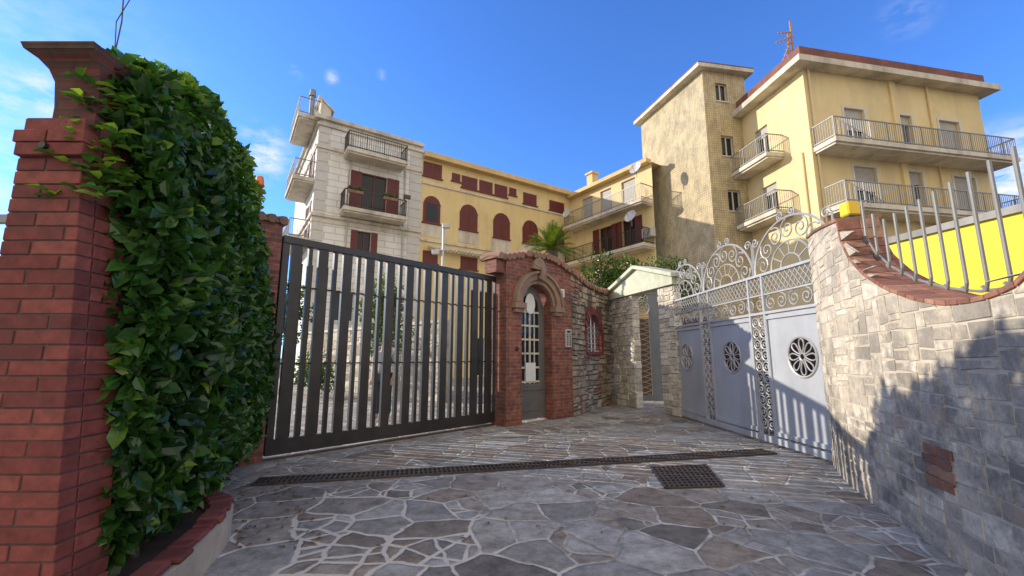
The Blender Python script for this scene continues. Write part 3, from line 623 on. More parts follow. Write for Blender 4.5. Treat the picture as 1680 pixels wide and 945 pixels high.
# ---------------- ornate gate right
A=G(1108,681); RG=Path([A.xy,(3.97,4.95)]); L=RG.len
z1=RG.pix(1330,502)[1]; z2=RG.pix(1322,430)[1]
bd=[0,RG.pix(1160,560)[0],RG.pix(1248,560)[0]]; bd.append(bd[2]+(bd[2]-bd[1]))
g=root('ornate_gate','ornate silver grey wrought iron gate with scrolled crowns and round medallions','gate',RG.P(L/2,0,0))
sw=.36
pan=[(0.05,bd[1]-sw/2),(bd[1]+sw/2,bd[2]-sw/2),(bd[2]+sw/2,bd[3]-.1)]
for (a,b_) in pan:
    mc=(a+b_)/2; zc=1.30; r=.27; mb=MB(); n=32
    zb0=.16; zt0=z1-.03
    def edge(an):
        c,s_=math.cos(an),math.sin(an); k=1e9
        for lim,v in ((b_-mc,c),(mc-a,-c),(zt0-zc,s_),(zc-zb0,-s_)):
            if v>1e-6: k=min(k,lim/v)
        return mc+c*k, zc+s_*k
    ans=sorted([2*math.pi*i/n for i in range(n)]+[math.atan2(y,x)%(2*math.pi) for x,y in ((b_-mc,zt0-zc),(a-mc,zt0-zc),(a-mc,zb0-zc),(b_-mc,zb0-zc))])
    for i in range(len(ans)):
        A0=ans[i]; A1=ans[(i+1)%len(ans)]; e0=edge(A0); e1=edge(A1)
        for d in (0,-.02):
            mb.poly([RG.P(mc+r*math.cos(A0),zc+r*math.sin(A0),d),RG.P(e0[0],e0[1],d),RG.P(e1[0],e1[1],d),RG.P(mc+r*math.cos(A1),zc+r*math.sin(A1),d)])
    mb.build('sheet_panel',M['grey'],g)
    mb=MB(); mb.ring(RG,mc,zc,r,.005,.016,28); mb.ring(RG,mc,zc,.05,.0,.013,12)
    for i in range(8):
        an=math.pi/4*i
        pet=[]
        for k in range(13):
            t=2*math.pi*k/12; rr_=.15+.095*math.cos(t); w_=.042*math.sin(t)*(1+.5*math.cos(t)); ca,sa=math.cos(an),math.sin(an)
            pet.append(RG.P(mc+rr_*ca-w_*sa,zc+rr_*sa+w_*ca,0))
        mb.tube(pet,.010,5)
    mb.build('medallion',M['wrought'],g)
    mb=MB()
    for (u0,u1,w0,w1) in ((a,a+.035,.16,z1-.03),(b_-.035,b_,.16,z1-.03),(a+.035,b_-.035,.16,.22),(a+.035,b_-.035,z1-.1,z1-.05)): mb.pb(RG,u0,u1,w0,w1,.002,.025)
    mb.build('panel_border',M['grey'],g)
mb=MB()
for s_ in (bd[1]-sw/2,bd[1]+sw/2,bd[2]-sw/2,bd[2]+sw/2,0.02,bd[3]-.1): mb.pb(RG,s_-.02,s_+.02,.05,z2,-.03,.03)
mb.pb(RG,0,L,.04,.13,-.032,.032); mb.pb(RG,0,L,z1-.02,z1+.02,-.032,.032); mb.pb(RG,0,L,z2-.02,z2+.02,-.032,.032)
mb.build('frame',M['grey'],g,bevel=.003)
for s_ in (bd[1],bd[2]):
    mb=MB(); z=.3
    mb.tube([RG.P(s_,.1,0),RG.P(s_,z1,0)],.009,4)
    while z<z1-.12: 
        for q in (-.085,.085): mb.ring(RG,s_+q,z,.075,0,.012,12); mb.ring(RG,s_+q,z,.03,0,.009,8)
        z+=.17
    mb.build('ring_strip',M['wrought'],g)
zm=z1+(z2-z1)*.48
mb=MB(); s_=.1
while s_<L-.1:
    mb.tube([RG.P(s_,zm+.02,0),RG.P(s_+.2,z2-.03,0)],.008,4); mb.tube([RG.P(s_+.2,zm+.02,.012),RG.P(s_,z2-.03,.012)],.008,4); s_+=.1
mb.pb(RG,0,L,zm-.012,zm+.012,-.02,.02)
mb.build('diamond_band',M['wrought'],g)
mb=MB(); s_=.14; r=(zm-z1)/2-.025
while s_<L-.1:
    mb.spiral(RG,s_,z1+.03+r,r,0,.011,1.7,math.pi/2,1); mb.spiral(RG,s_+2*r+.01,z1+.03+r,r,0,.011,1.7,math.pi/2,-1); s_+=4*r+.03
mb.build('scroll_band',M['wrought'],g)
for k in range(3):
    a,b_=bd[k]+.01,bd[k+1]-.01; mc=(a+b_)/2; rr=(b_-a)/2; rz=.72
    mb=MB()
    def ep(f,an,d=0): return RG.P(mc+rr*f*math.cos(an),z2+.02+rz*f*math.sin(an),d)
    for f,t in ((.98,.017),(.50,.013),(.24,.011)): mb.tube([ep(f,math.pi*i/28) for i in range(29)],t,5)
    for i in range(1,6): an=math.pi*i/6; mb.tube([ep(.24,an),ep(.50,an)],.009,4)
    for i in range(7):
        an=math.pi*(i+.5)/7; sc=mc+rr*.74*math.cos(an); zc=z2+.02+rz*.74*math.sin(an); mb.spiral(RG,sc,zc,.15,0,.012,1.6,an,1 if i%2 else -1)
    for sg in (-1,1):
        mb.spiral(RG,mc+sg*.12,z2+rz+.06,.075,0,.011,1.6,-math.pi/2,sg)
        mb.spiral(RG,mc+sg*(rr-.09),z2+.54,.08,0.01,.011,1.5,0,sg); mb.tube([RG.P(mc+sg*(rr-.01),z2,0),RG.P(mc+sg*(rr-.01),z2+.54,0)],.012,5)
    mb.build('scrolled_crown',M['wrought'],g)
g=MB(); g.pb(RG,-.2,-.02,0,z2+.1,-.2,.06); tag(g.build('gate_post',M['grey'],bevel=.006),'grey square metal post at the far end of the ornate gate','post')
g=MB(); BK=Path([(4.7,10.5),(5.0,4.5)]); g.pb(BK,0,BK.len,0,1.75,-.3,0); tag(g.build('dark_backing_wall',M['mortar']),'low dark wall added behind the ornate gate so its openings read dark','wall')  # dark backing added close behind so the pierced gate shows dark
# ---------------- right stone wall with swoop
RW=Path(smooth([(3.9,5.45),(3.42,4.6),(2.78,2.81),(2.2,1.2),(1.9,.2)],2)); L=RW.len
sw_px=[(1374,362),(1381,395),(1396,425),(1420,450),(1455,472),(1500,488),(1545,496),(1590,492),(1630,482),(1680,457)]
SWP=[RW.pix(*p) for p in sw_px]; e=SWP[-1]
ctop=[(0,RW.pix(1326,388)[1]),(SWP[0][0]-.001,SWP[0][1])]
s6=SWP[6][0]
ext=[(e[0]+.25,e[1]+.22),(e[0]+.42,e[1]+.6),(e[0]+.45,ctop[1][1]),(L,ctop[1][1])]
prof=ctop+SWP+ext
def rt(s):
    if s<=prof[0][0]: return prof[0][1]
    for (a,b_),(c,d) in zip(prof[:-1],prof[1:]):
        if s<=c: return b_+(d-b_)*(s-a)/max(c-a,1e-6)
    return prof[-1][1]
g=root('curved_stone_wall','weathered travertine block wall with a deep scooped brick edged top on the right','wall',RW.P(1.5,0,-.15))
ks=sorted(set([L*i/90 for i in range(91)]+[p[0] for p in prof]))
mb=MB(); mb.cols(RW,ks,lambda s:0,lambda s:rt(s)-.004,-.33,-.0005); mb.build('core',M['rmortar'],g)
mb=MB()
n=3
for i in range(n):
    for j in range(2): mb.rsplit(RW,L*i/n,L*(i+1)/n,j*1.5,(j+1)*1.5,lambda s:rt(s)-.025,.34,.17,.001,.008,.002)
mb.build('stone_facing',M['rwall'],g,bevel=.003)
EP=Path([RW.P(0,0,-.33).xy,RW.P(0,0,0).xy])
mb=MB(); mb.blocks(EP,0,.33,0,lambda s:prof[0][1]-.02,4,(.1,.16),(.15,.33),0,.01,.006); mb.build('end_facing',M['rwall'],g,bevel=.004)
mb=MB()
pp=[(p[0],p[1]) for p in SWP+ext[:2]]
acc=[0]
for a,b_ in zip(pp[:-1],pp[1:]): acc.append(acc[-1]+math.hypot(b_[0]-a[0],b_[1]-a[1]))
def on(t):
    for i in range(len(pp)-1):
        if t<=acc[i+1] or i==len(pp)-2:
            f=(t-acc[i])/(acc[i+1]-acc[i]); x=pp[i][0]+(pp[i+1][0]-pp[i][0])*f; z=pp[i][1]+(pp[i+1][1]-pp[i][1])*f
            dx=pp[i+1][0]-pp[i][0]; dz=pp[i+1][1]-pp[i][1]; l=math.hypot(dx,dz); return x,z,dz/l*-1,dx/l
t=0
while t<acc[-1]-.05:
    w_=.115; x0,z0,nx0,nz0=on(t+.004); x1,z1_,nx1,nz1=on(t+w_-.004); hh=.022
    for dA,dB in ((-.17,.013),(-.33,-.175)):
        mb.hexa([RW.P(x0-nx0*hh,z0-nz0*hh,dB),RW.P(x1-nx1*hh,z1_-nz1*hh,dB),RW.P(x1-nx1*hh,z1_-nz1*hh,dA),RW.P(x0-nx0*hh,z0-nz0*hh,dA),
             RW.P(x0+nx0*.008,z0+nz0*.008,dB),RW.P(x1+nx1*.008,z1_+nz1*.008,dB),RW.P(x1+nx1*.008,z1_+nz1*.008,dA),RW.P(x0+nx0*.008,z0+nz0*.008,dA)],R())
    t+=w_
s_=-.02
while s_<SWP[0][0]-.03:
    s2=min(s_+.2,SWP[0][0]+.01); mb.pb(RW,s_+.003,s2-.003,0,0,-.35,.02,R(),zb=(rt(s_)-.01,rt(s2-.01)-.01),zt=(rt(s_)+.022,rt(s2-.01)+.022)); s_+=.2
M['edge']=blockmat('edge_brick',[(0,(.25,.10,.07)),(.6,(.36,.16,.10)),(1,(.42,.23,.15))],stain=(.12,.09,.07),stamt=.8)
mb.build('brick_edging',M['edge'],g,bevel=.003)
# small patch of brown repair bricks low on the wall
ps,pz=RW.pix(1540,765); mb=MB()
for i in range(4):
    for j in range(2): mb.pb(RW,ps-.16+j*.16+(.03 if i%2 else 0),ps-.005+j*.16+(.03 if i%2 else 0),pz-.14+i*.07,pz-.08+i*.07,.002,.016,R())
mb.build('brick_patch',M['edge'],g,bevel=.003)
g=root('picket_railing','galvanised railing of tall thin poles standing in the scoop of the stone wall','railing',RW.P(s6,SWP[6][1],-.17))
s_=SWP[0][0]+.12
while s_<e[0]+.45:
    zb_=rt(s_)+.06; zt2=2.50-.035*(s_-SWP[0][0])
    mb=MB(); mb.tube([RW.P(s_-.05,zb_+.03,-.17),RW.P(s_-.02,zb_,-.17),RW.P(s_,zb_+.05,-.17),RW.P(s_,zb_+.4,-.17),RW.P(s_,zt2,-.17)],.011,8); mb.build('picket',M['galv'],g,smooth=False); s_+=.185
mb=MB(); kk=[SWP[0][0]+.06+(e[0]+.3-SWP[0][0]-.06)*i/30 for i in range(31)]
mb.tube([RW.P(k,rt(k)+.06,-.185) for k in kk],.010,6); mb.build('curved_rail',M['galv'],g)
q=RW.P(RW.pix(1372,360)[0]-.06,rt(RW.pix(1372,360)[0]-.06)+.023,-.14)
g=root('warning_lamp','square yellow warning lamp on the corner of the stone wall','lamp',q)
mb=MB(); mb.box(q.x-.055,q.x+.055,q.y-.05,q.y+.05,q.z,q.z+.02); mb.build('base',M['dark'],g)
mb=MB(); mb.box(q.x-.065,q.x+.065,q.y-.06,q.y+.06,q.z+.021,q.z+.16); mb.build('lens',M['lamp'],g,bevel=.012)
YW=Path([(6.5,7.6),(7.0,5.2),(7.5,2)]); g=root('yellow_wall','bright yellow painted wall behind the scooped stone wall','wall',(6.8,6,0))
yb=YW.pix(1680,345)[1]
mb=MB(); mb.cols(YW,[0,YW.len*.4,YW.len],lambda s:0,lambda s:yb-.02,-.3,0); mb.build('render',M['yel'],g); mb=MB(); mb.cols(YW,[0,YW.len*.4,YW.len],lambda s:yb-.018,lambda s:yb+.09,-.36,.06); mb.build('coping',M['concrete'],g)
# ---------------- buildings helpers
def shutters(mb,P,a,b,z0,z1,d=.015):
    mb.pb(P,a,b,z0,z1,d,d+.03); n=int((z1-z0)/.11)
    for i in range(n): z=z0+.06+i*(z1-z0-.08)/n; mb.pb(P,a+.05,b-.05,z,z+.045,d+.03,d+.042)
def window(P,r,g,frm='frame',sh=None,roller=0,dep=.2):
    a,b,c,e_=r; mb=MB(); f=.05
    mb.pb(P,a,a+f,c,e_,-dep,-dep+.06); mb.pb(P,b-f,b,c,e_,-dep,-dep+.06); mb.pb(P,a+f,b-f,e_-f,e_,-dep,-dep+.06); mb.pb(P,a+f,b-f,c,c+f,-dep,-dep+.06); mb.pb(P,(a+b)/2-.035,(a+b)/2+.035,c+f,e_-f,-dep,-dep+.06)
    mb.pb(P,a-.06,b+.06,c-.07,c-.005,-dep,.06)
    w_=mb.build('window',M[frm],g); mb=MB(); mb.poly([P.P(a,c,-dep+.01),P.P(b,c,-dep+.01),P.P(b,e_,-dep+.01),P.P(a,e_,-dep+.01)]); mb.build('pane',M['glass'],w_)
    if roller:
        mb=MB(); z=e_-.01; zz=e_-(e_-c)*roller
        while z>zz: mb.pb(P,a+.02,b-.02,z-.055,z-.008,-dep+.07,-dep+.09); z-=.06
        mb.build('roller_shutter',M['roller'],w_)
    if sh:
        wd=(b-a)/2
        for x0,x1 in ((a-wd,a-.01),(b+.01,b+wd)): mb=MB(); shutters(mb,P,x0,x1,c,e_); mb.build('shutter',M['shutter'],w_)
    return w_
def closed(P,r,g,arched=False,name='window'):
    a,b,c,e_=r; mb=MB()
    if not arched:
        n=max(2,round((b-a)/.7)); 
        for i in range(n): shutters(mb,P,a+(b-a)*i/n+.012,a+(b-a)*(i+1)/n-.012,c,e_)
        mb.pb(P,a-.07,b+.07,c-.08,c-.005,0,.1)
        return mb.build(name,M['shutter'],g)
    m_=(a+b)/2; rr=(b-a)/2; zs=e_-rr
    top=lambda s: zs+math.sqrt(max(0,rr*rr-(s-m_)**2))
    for q0,q1 in ((a,m_-.012),(m_+.012,b)): mb.cols(P,[q0+(q1-q0)*i/8 for i in range(9)],lambda s:c,top,.01,.05)
    z=c+.08
    while z<e_-.15:
        hwid=rr if z<zs else math.sqrt(max(0,rr*rr-(z-zs)**2)); 
        for q0,q1 in ((m_-hwid+.07,m_-.06),(m_+.06,m_+hwid-.07)):
            if q1>q0: mb.pb(P,q0,q1,z,z+.05,.05,.062)
        z+=.11
    mb.pb(P,a-.07,b+.07,c-.08,c-.005,0,.1)
    o=mb.build(name,M['shutter'],g)
    mb=MB(); mb.cols(P,[a-.06+(b-a+.12)*i/16 for i in range(17)],lambda s: top(min(max(s,a),b)) if a<s<b else zs-.0, lambda s: zs+math.sqrt(max(0,(rr+.061)**2-(s-m_)**2))+.03,.0,.07); mb.build('arch_trim',M['yellowF'],o); return o
def balcony(P,s0,s1,z,dep,g,rail='galv',slab='cornice',hgt=1.0,base=0,step=.12,th=.2):
    mb=MB(); mb.pb(P,s0,s1,z-th,z,base,dep); mb.pb(P,s0+.06,s1-.06,z-th-.1,z-th,base,dep-.1)
    b_=mb.build('balcony',M[slab],g); mb=MB(); d=dep-.06
    for zz in (z+.08,z+hgt-.04): mb.pb(P,s0+.03,s1-.03,zz,zz+.045,d-.02,d+.02); mb.pb(P,s0+.02,s0+.06,zz,zz+.045,base,d-.021); mb.pb(P,s1-.06,s1-.02,zz,zz+.045,base,d-.021)
    n=max(2,int((s1-s0-.1)/step))
    for i in range(n+1): x=s0+.04+(s1-s0-.08)*i/n; r=.009 if i%8 else .02; mb.pb(P,x-r,x+r,z,z+hgt-.04,d-r,d+r)
    n=max(1,int((dep-base)/step))
    for i in range(n):
        y=base+(dep-base-.06)*(i+.5)/n
        for x in (s0+.04,s1-.04): mb.pb(P,x-.009,x+.009,z,z+hgt-.04,y-.009,y+.009)
    mb.build('railing',M[rail],b_); return b_
def balp(P,x0,x1,ym,dep,g,**k):
    a=P.pix(x0,ym,dep)[0]; b=P.pix(x1,ym,dep)[0]; z=P.pix((x0+x1)/2,ym,dep)[1]; return balcony(P,a,b,z,dep,g,**k)
# ---------------- white building + yellow wing
d1=Vector((.83,.55)).normalized(); A=Vector((-10.7,22)); FP=Path([A,A+d1*30])
d2=Vector((-d1.y,d1.x)); SP=Path([A+d2*9,A])
sW=FP.pix(692,300)[0]; sE=FP.pix(936,330)[0]; zW=FP.pix(530,197)[1]; zY=FP.pix(800,285)[1]+.1
g=root('apartment_building','white plastered apartment block with maroon shutters, balconies and roof terrace behind the black gate','building',(A.x,A.y,0))
r_up=FP.rect(592,634,287,352); r_lo=FP.rect(586,608,380,418)
holes=[r_up,r_lo]
low=[(1.2,2.4,3.2,5.0),(3.6,4.8,3.2,5.0),(1.2,2.4,.2,2.4),(3.6,4.8,.2,2.4)]
holes+=low
mb=MB(); mb.facade(FP,0,sW,0,zW,holes)
e1=SP.len
lh=[(e1-2.3,e1-1.3,zz,zz+2.2) for zz in (7.7,11.1)]
mb.facade(SP,0,e1,0,zW,lh)
mb.poly([FP.P(0,zW,0),FP.P(sW,zW,0),FP.P(sW,zW,-9),FP.P(0,zW,-9)]); mb.poly([FP.P(sW,0,0),FP.P(sW,0,-9),FP.P(sW,zW,-9),FP.P(sW,zW,0)])
mb.build('wall',M['white'],g)
for r in (r_up,r_lo): window(FP,r,g,'shutter',sh=1)
for r in low: window(FP,r,g,'frame')
for r in lh: window(SP,r,g,'frame',sh=1)
for z,pr in ((r_lo[3]+.45,.14),(r_lo[3]+.15,.06),(r_lo[2]-2.2,.12),(r_up[3]+.85,.1),(zW-.35,.12)):
    mb=MB(); mb.pb(FP,-.001,sW,z,z+.16,.002,pr); mb.pb(SP,0,e1+pr,z,z+.16,.002,pr); mb.build('string_course',M['cornice'],g)
for P_,s0,s1 in ((FP,0.01,.55),(FP,sW-.8,sW-.01),(SP,e1-.5,e1-.01)):
    mb=MB(); mb.pb(P_,s0+.01,s1-.01,.2,zW-.5,.0005,.012); z=.2
    while z<zW-.6: mb.pb(P_,s0,s1,z,z+.5,.001,.035); z+=.56
    mb.build('quoin_strip',M['frame'],g)
mb=MB(); mb.pb(FP,-.25,sW,zW+.001,zW+.22,-9,.22); mb.pb(SP,0,e1-.02,zW+.003,zW+.2,-.2,.25)
mb.build('roof_slab',M['cornice'],g)
balp(FP,563,668,346,1.1,g,rail='dark',slab='cornice')
balp(FP,570,670,252,1.1,g,rail='dark',slab='cornice')
for zz in (7.6,11.0):
    balcony(SP,e1-4.0,e1-.3,zz,1.1,g,rail='galv',slab='cornice')
balcony(SP,e1-4.0,e1-.3,zW+.25,1.1,g,rail='galv',slab='cornice')
mb=MB(); mb.pb(FP,.0,.55,zW+.221,0,-3.2,-.02,zb=(zW+.221,zW+.221),zt=(zW+1.2,zW+.75)); mb.build('roof_parapet',M['cornice'],g)
mb=MB(); mb.pb(FP,-.15,.7,0,0,-3.3,.06,zb=(zW+1.33,zW+.64),zt=(zW+1.43,zW+.74)); mb.build('parapet_cap',M['cornice'],g)
p=FP.P(-.3,zW+.6,-1.5); mb=MB(); mb.tube([p,p+Vector((0,0,1.6))],.13,10); mb.tube([p+Vector((0,0,1.5)),p+Vector((0,0,1.9))],.2,10,r1=.16); mb.build('flue',M['galv'],g)
for s_,r in ((1.75,.05),(sW-1.1,.04)): mb=MB(); mb.tube([FP.P(s_,0,.08),FP.P(s_,zW-.5,.08)],r,8); mb.build('drainpipe',M['roller'],g)
rb=FP.pix(615,346,1.1); zb_=rb[1]
for i,(xx,lab) in enumerate(((582,'left'),(640,'right'))):
    s_,_=FP.pix(xx,330,1.1); q=FP.P(s_,zb_+.62,1.18); g_=root('balcony_planter','terracotta balcony planter with green plants on the %s of the dark railing'%lab,'planter',q)
    mb=MB(); mb.pb(FP,s_-.4,s_+.4,zb_+.76,zb_+.93,1.1,1.25); mb.build('trough',M['tile'],g_)
    mb=MB()
    for k in range(90): leaf(mb,FP.P(s_+U(-.38,.38),zb_+.92+U(0,.1),1.18+U(-.1,.1)),rv()+Vector((0,0,1)),rv(),U(.1,.2),.07,R())
    mb.build('foliage',M['leaf2'],g_,uv=False)
fl_s,fl_z=FP.pix(668,323,.6); g_=root('floodlight','grey floodlight on a bracket at the corner of the white block','lamp',FP.P(fl_s,fl_z,.0))
mb=MB(); mb.pb(FP,fl_s-.2,fl_s+.2,fl_z-.12,fl_z+.12,.5,.68); mb.build('housing',M['grate'],g_,bevel=.02); mb=MB(); mb.tube([FP.P(fl_s,fl_z,0),FP.P(fl_s,fl_z,.5)],.03,6); mb.build('bracket',M['grate'],g_)
# yellow wing
g=root('apartment_wing','long pale yellow wing with a row of arched maroon shuttered windows','building',FP.P(sW,0,0))
w1=FP.rect(694,722,322,366); 
tops=[FP.rect(694,725,268,291),FP.rect(741,755,285,301),FP.rect(757,783,288,309),FP.rect(786,808,296,314),FP.rect(811,832,304,322),FP.rect(835,847,312,325),FP.rect(858,880,318,336),FP.rect(901,925,331,347)]
zc0=max(t[2] for t in tops[1:6])-.15
tops=[t if not 1<=i<=5 else (t[0],t[1],(zc0 if i in (2,3,4) else zc0+.3),tops[1][3]) for i,t in enumerate(tops)]
arc=[FP.rect(754,783,336,378),FP.rect(809,836,350,391),FP.rect(857,882,362,400),FP.rect(905,925,372,405)]
lows=[FP.rect(693,718,412,432),FP.rect(755,783,422,442),FP.rect(815,838,432,450)]
zg=[(sW+1+i*3,sW+2.4+i*3,.1,2.5) for i in range(4)]
mb=MB(); mb.facade(FP,sW,sE,0,zY,zg); mb.poly([FP.P(sW,zY,0),FP.P(sE,zY,0),FP.P(sE+9,zY,-9),FP.P(sW,zY,-9)]); mb.build('wall',M['yellow'],g)
for r in zg: window(FP,r,g)
for r in tops+lows: closed(FP,r,g)
for r in arc: closed(FP,r,g,True)
o=closed(FP,w1,g,True)
mb=MB(); a,b_,c,e_=w1; mb.pb(FP,a+.2,b_-.2,c+.1,e_-.5,.063,.07); mb.build('pane',M['glass'],o)
for r in arc+[w1]:
    mb=MB(); mb.pb(FP,r[0]-.1,r[1]+.1,r[2]-.9,r[2]-.1,.002,.02); mb.build('apron_panel',M['cornice'],g)
mb=MB(); mb.pb(FP,sW+.01,sE,zY-.22,zY+.12,.005,.45); mb.build('eave',M['ochre'],g)
z_=min(t[2] for t in tops)-.25; mb=MB(); mb.pb(FP,sW+.01,sE,z_,z_+.12,.002,.08); mb.build('string_course',M['cornice'],g)
z3=FP.pix(750,404)[1]; mb=MB(); mb.pb(FP,sW+.01,sE,z3,z3+.14,.002,.1); mb.build('string_course',M['cornice'],g)
mb=MB(); aw=FP.rect(700,805,405,418); s_=aw[0]; zz=FP.pix(750,415)[1]
mb.pb(FP,aw[0],aw[1],zz,zz+.14,.12,.5)
while s_<aw[1]-.2: mb.tube([FP.P(s_,zz-.0,.48),FP.P(s_+.12,zz-.16,.48),FP.P(s_+.24,zz,.48)],.04,5); s_+=.26
mb.build('awning',M['cornice'],g)
# wing 2
C=FP.P(sE,0,0).xy; W2=Path([C,C+Vector((d1.y,-d1.x))*14]); s2=W2.pix(1072,330)[0]; zT=W2.pix(1010,292)[1]
g=root('courtyard_wing','yellow wing with long galvanised balconies and satellite dishes beside the stair tower','building',W2.P(s2/2,0,0))
dz=[]
zb1=W2.pix(1000,345,1.0)[1]; zb2=W2.pix(1000,413,1.0)[1]
for (x0,x1) in ((983,1004),(1021,1043)): a=W2.pix(x0,380)[0]; b_=W2.pix(x1,380)[0]; dz.append((a,b_,zb2,zb2+2.2))
for (x0,x1) in ((955,972),(985,1003),(1020,1043)): a=W2.pix(x0,320)[0]; b_=W2.pix(x1,320)[0]; dz.append((a,b_,zb1,zb1+2.1))
mb=MB(); mb.facade(W2,0,s2,0,zT,dz); mb.poly([W2.P(0,zT,0),W2.P(s2,zT,0),W2.P(s2,zT,-9),W2.P(0,zT,-9)]); mb.build('wall',M['yellowF'],g)
for i,r in enumerate(dz): window(W2,r,g,'shutter' if i<2 else 'frame',sh=1 if i<2 else None,roller=0 if i<2 else .7)
balcony(W2,.4,s2-.05,zb1,1.1,g,rail='galv',slab='cornice'); balcony(W2,.4,s2-.05,zb2,1.1,g,rail='dark',slab='cornice')
balcony(W2,.4,s2-.05,zb2-3.3,1.1,g,rail='dark',slab='cornice')
mb=MB(); mb.pb(W2,0,s2,zT-.1,zT+.16,.005,.5); mb.build('eave',M['ochre'],g)
mb=MB(); q=W2.pix(958,300)[0]; mb.pb(W2,q-.3,q+.3,zT+.17,zT+1.6,-1.2,-.6); mb.pb(W2,q-.4,q+.4,zT+1.6,zT+1.75,-1.3,-.5); mb.build('chimney',M['ochre'],g)
dl=[('satellite_dish','satellite dish at the left end of the upper galvanised balcony',932,350,1.3),('satellite_dish','satellite dish on the upper balcony nearest the stair tower',1044,277,1.3),('satellite_dish','satellite dish above the lower dark balcony railing',1036,356,1.2)]
for nm,lb,px,py,dd in dl:
    s_,z_=W2.pix(px,py,dd); q=W2.P(s_,z_,dd); g_=root(nm,lb,'satellite dish',q)
    mb=MB(); ax=Vector((-.75,-.55,.35)).normalized(); e0=ax.cross(Vector((0,0,1))).normalized(); e1_=e0.cross(ax); r=.42; n=16; prev=None
    for j in range(5):
        rr=r*j/4; ringp=[q+e0*rr*math.cos(2*math.pi*i/n)+e1_*rr*math.sin(2*math.pi*i/n)+ax*(.15*(j/4)**2) for i in range(n)]
        if prev and j>1:
            for i in range(n): mb.poly([prev[i],prev[(i+1)%n],ringp[(i+1)%n],ringp[i]])
        elif j==1: mb.poly(ringp)
        prev=ringp
    mb.build('reflector',M['dish'],g_,smooth=True); mb=MB(); mb.tube([q-e1_*.4,q+ax*.45],.015,5); mb.tube([q,q-Vector((0,0,.6))],.025,6); mb.build('feed_arm',M['galv'],g_)
s_,z_=W2.pix(1065,381,.3); g_=root('air_conditioner','white air conditioner unit on the wall beside the stair tower','air conditioner',W2.P(s_,z_-.3,0)); mb=MB(); mb.pb(W2,s_-.5,s_+.3,z_-.3,z_+.3,.05,.4); mb.build('housing',M['frame'],g_,bevel=.02); mb=MB()
mb.ring(W2,s_-.15,z_,.22,.41,.012); mb.ring(W2,s_-.15,z_,.12,.41,.012); mb.build('fan_grille',M['dark'],g_)
# ---------------- tower + right building
RC=Vector((13.9,18.5)); fd=Vector((.98,.19)).normalized(); RF=Path([RC,RC+fd*14]); sd_=Vector((-.15,.99)).normalized(); RS=Path([RC+sd_*4.3,RC])
T1=(RC+sd_*4.3); T0=T1-fd*2.35; TL=Path([T0+Vector((-.3,.95)).normalized()*6.0,T0]); TR=Path([T0,T1+fd*.4])
sEnd=RF.pix(1622,250)[0]; zR=RF.pix(1480,138)[1]; zTw=TR.pix(1185,120)[1]
g=root('stair_tower','tall weathered plaster stair tower with three small windows left of the yellow block','tower',(T0.x,T0.y,0))
tw=[TR.rect(1174,1193,137,166),TR.rect(1184,1204,223,256),TR.rect(1195,1216,312,346)]
mb=MB(); mb.facade(TR,0,TR.len,0,zTw,tw); mb.facade(TL,0,TL.len,0,zTw,[]); mb.poly([TL.P(0,0,0),TL.P(0,0,-3.2),TL.P(0,zTw,-3.2),TL.P(0,zTw,0)]); mb.poly([TR.P(TR.len,0,0),TR.P(TR.len,0,-6),TR.P(TR.len,zTw,-6),TR.P(TR.len,zTw,0)]); mb.build('wall',M['tower'],g)
for r in tw: window(TR,r,g)
mb=MB(); q=[TL.P(-.3,0,.4),TL.P(TL.len,0,.4)+Vector((-.0,-.3,0)),TR.P(TR.len+.35,0,.4),TR.P(TR.len+.35,0,-6.3),TL.P(-.3,0,-3.5)]
def slab(mb,q,z0,z1): 
    mb.poly([(p.x,p.y,z0) for p in q]); mb.poly([(p.x,p.y,z1) for p in q])
    for i in range(len(q)): a,b_=q[i],q[(i+1)%len(q)]; mb.poly([(a.x,a.y,z0),(b_.x,b_.y,z0),(b_.x,b_.y,z1),(a.x,a.y,z1)])
slab(mb,q,zTw,zTw+.22); mb.build('roof_slab',M['cornice'],g)
mb=MB(); slab(mb,q,zTw+.224,zTw+.30); mb.build('roof_edge',M['rust'],g)
g=root('residential_block','yellow residential block with long balconies and a rusty red roof edge at right','building',(RC.x,RC.y,0))
zu=RF.pix(1510,240,1.1)[1]; zl_=RF.pix(1530,342,1.1)[1]
hs=[]
for x0,x1,zf,yy in ((1387,1419,zu,200),(1472,1496,zu,205),(1541,1573,zu,205),(1404,1440,zl_,300),(1492,1514,zl_,300),(1566,1600,zl_,300)):
    a=RF.pix(x0,yy)[0]; b_=RF.pix(x1,yy)[0]; hs.append((a,b_,zf,zf+2.3))
hS=[]
for x0,x1,y0,y1 in ((1240,1262,208,272),(1252,1277,302,360)): hS.append(RS.rect(x0,x1,y0,y1))
mb=MB(); mb.facade(RF,0,sEnd,0,zR,hs); mb.facade(RS,0,RS.len,0,zR,hS); mb.poly([RF.P(sEnd,0,0),RF.P(sEnd,0,-8),RF.P(sEnd,zR,-8),RF.P(sEnd,zR,0)]); mb.build('wall',M['yellowF'],g)
for i,r in enumerate(hs): 
    window(RF,r,g,'frame',roller=(.45,.2,.6,.5,.25,.7)[i])
    mb=MB(); a,b_,c,e_=r; mb.pb(RF,a-.12,a-.005,c,e_+.12,.001,.02); mb.pb(RF,b_+.005,b_+.12,c,e_+.12,.001,.02); mb.pb(RF,a-.005,b_+.005,e_+.005,e_+.12,.001,.02); mb.build('window_surround',M['frame'],g)
for r in hS: window(RS,r,g,'frame',roller=.25)
e0=RF.pix(1372,228,1.15)[0]; balcony(RF,e0,sEnd-.1,zu,1.15,g,rail='galv',slab='cornice'); e0=RF.pix(1390,325,1.15)[0]; balcony(RF,e0,sEnd-.1,zl_,1.15,g,rail='galv',slab='cornice')
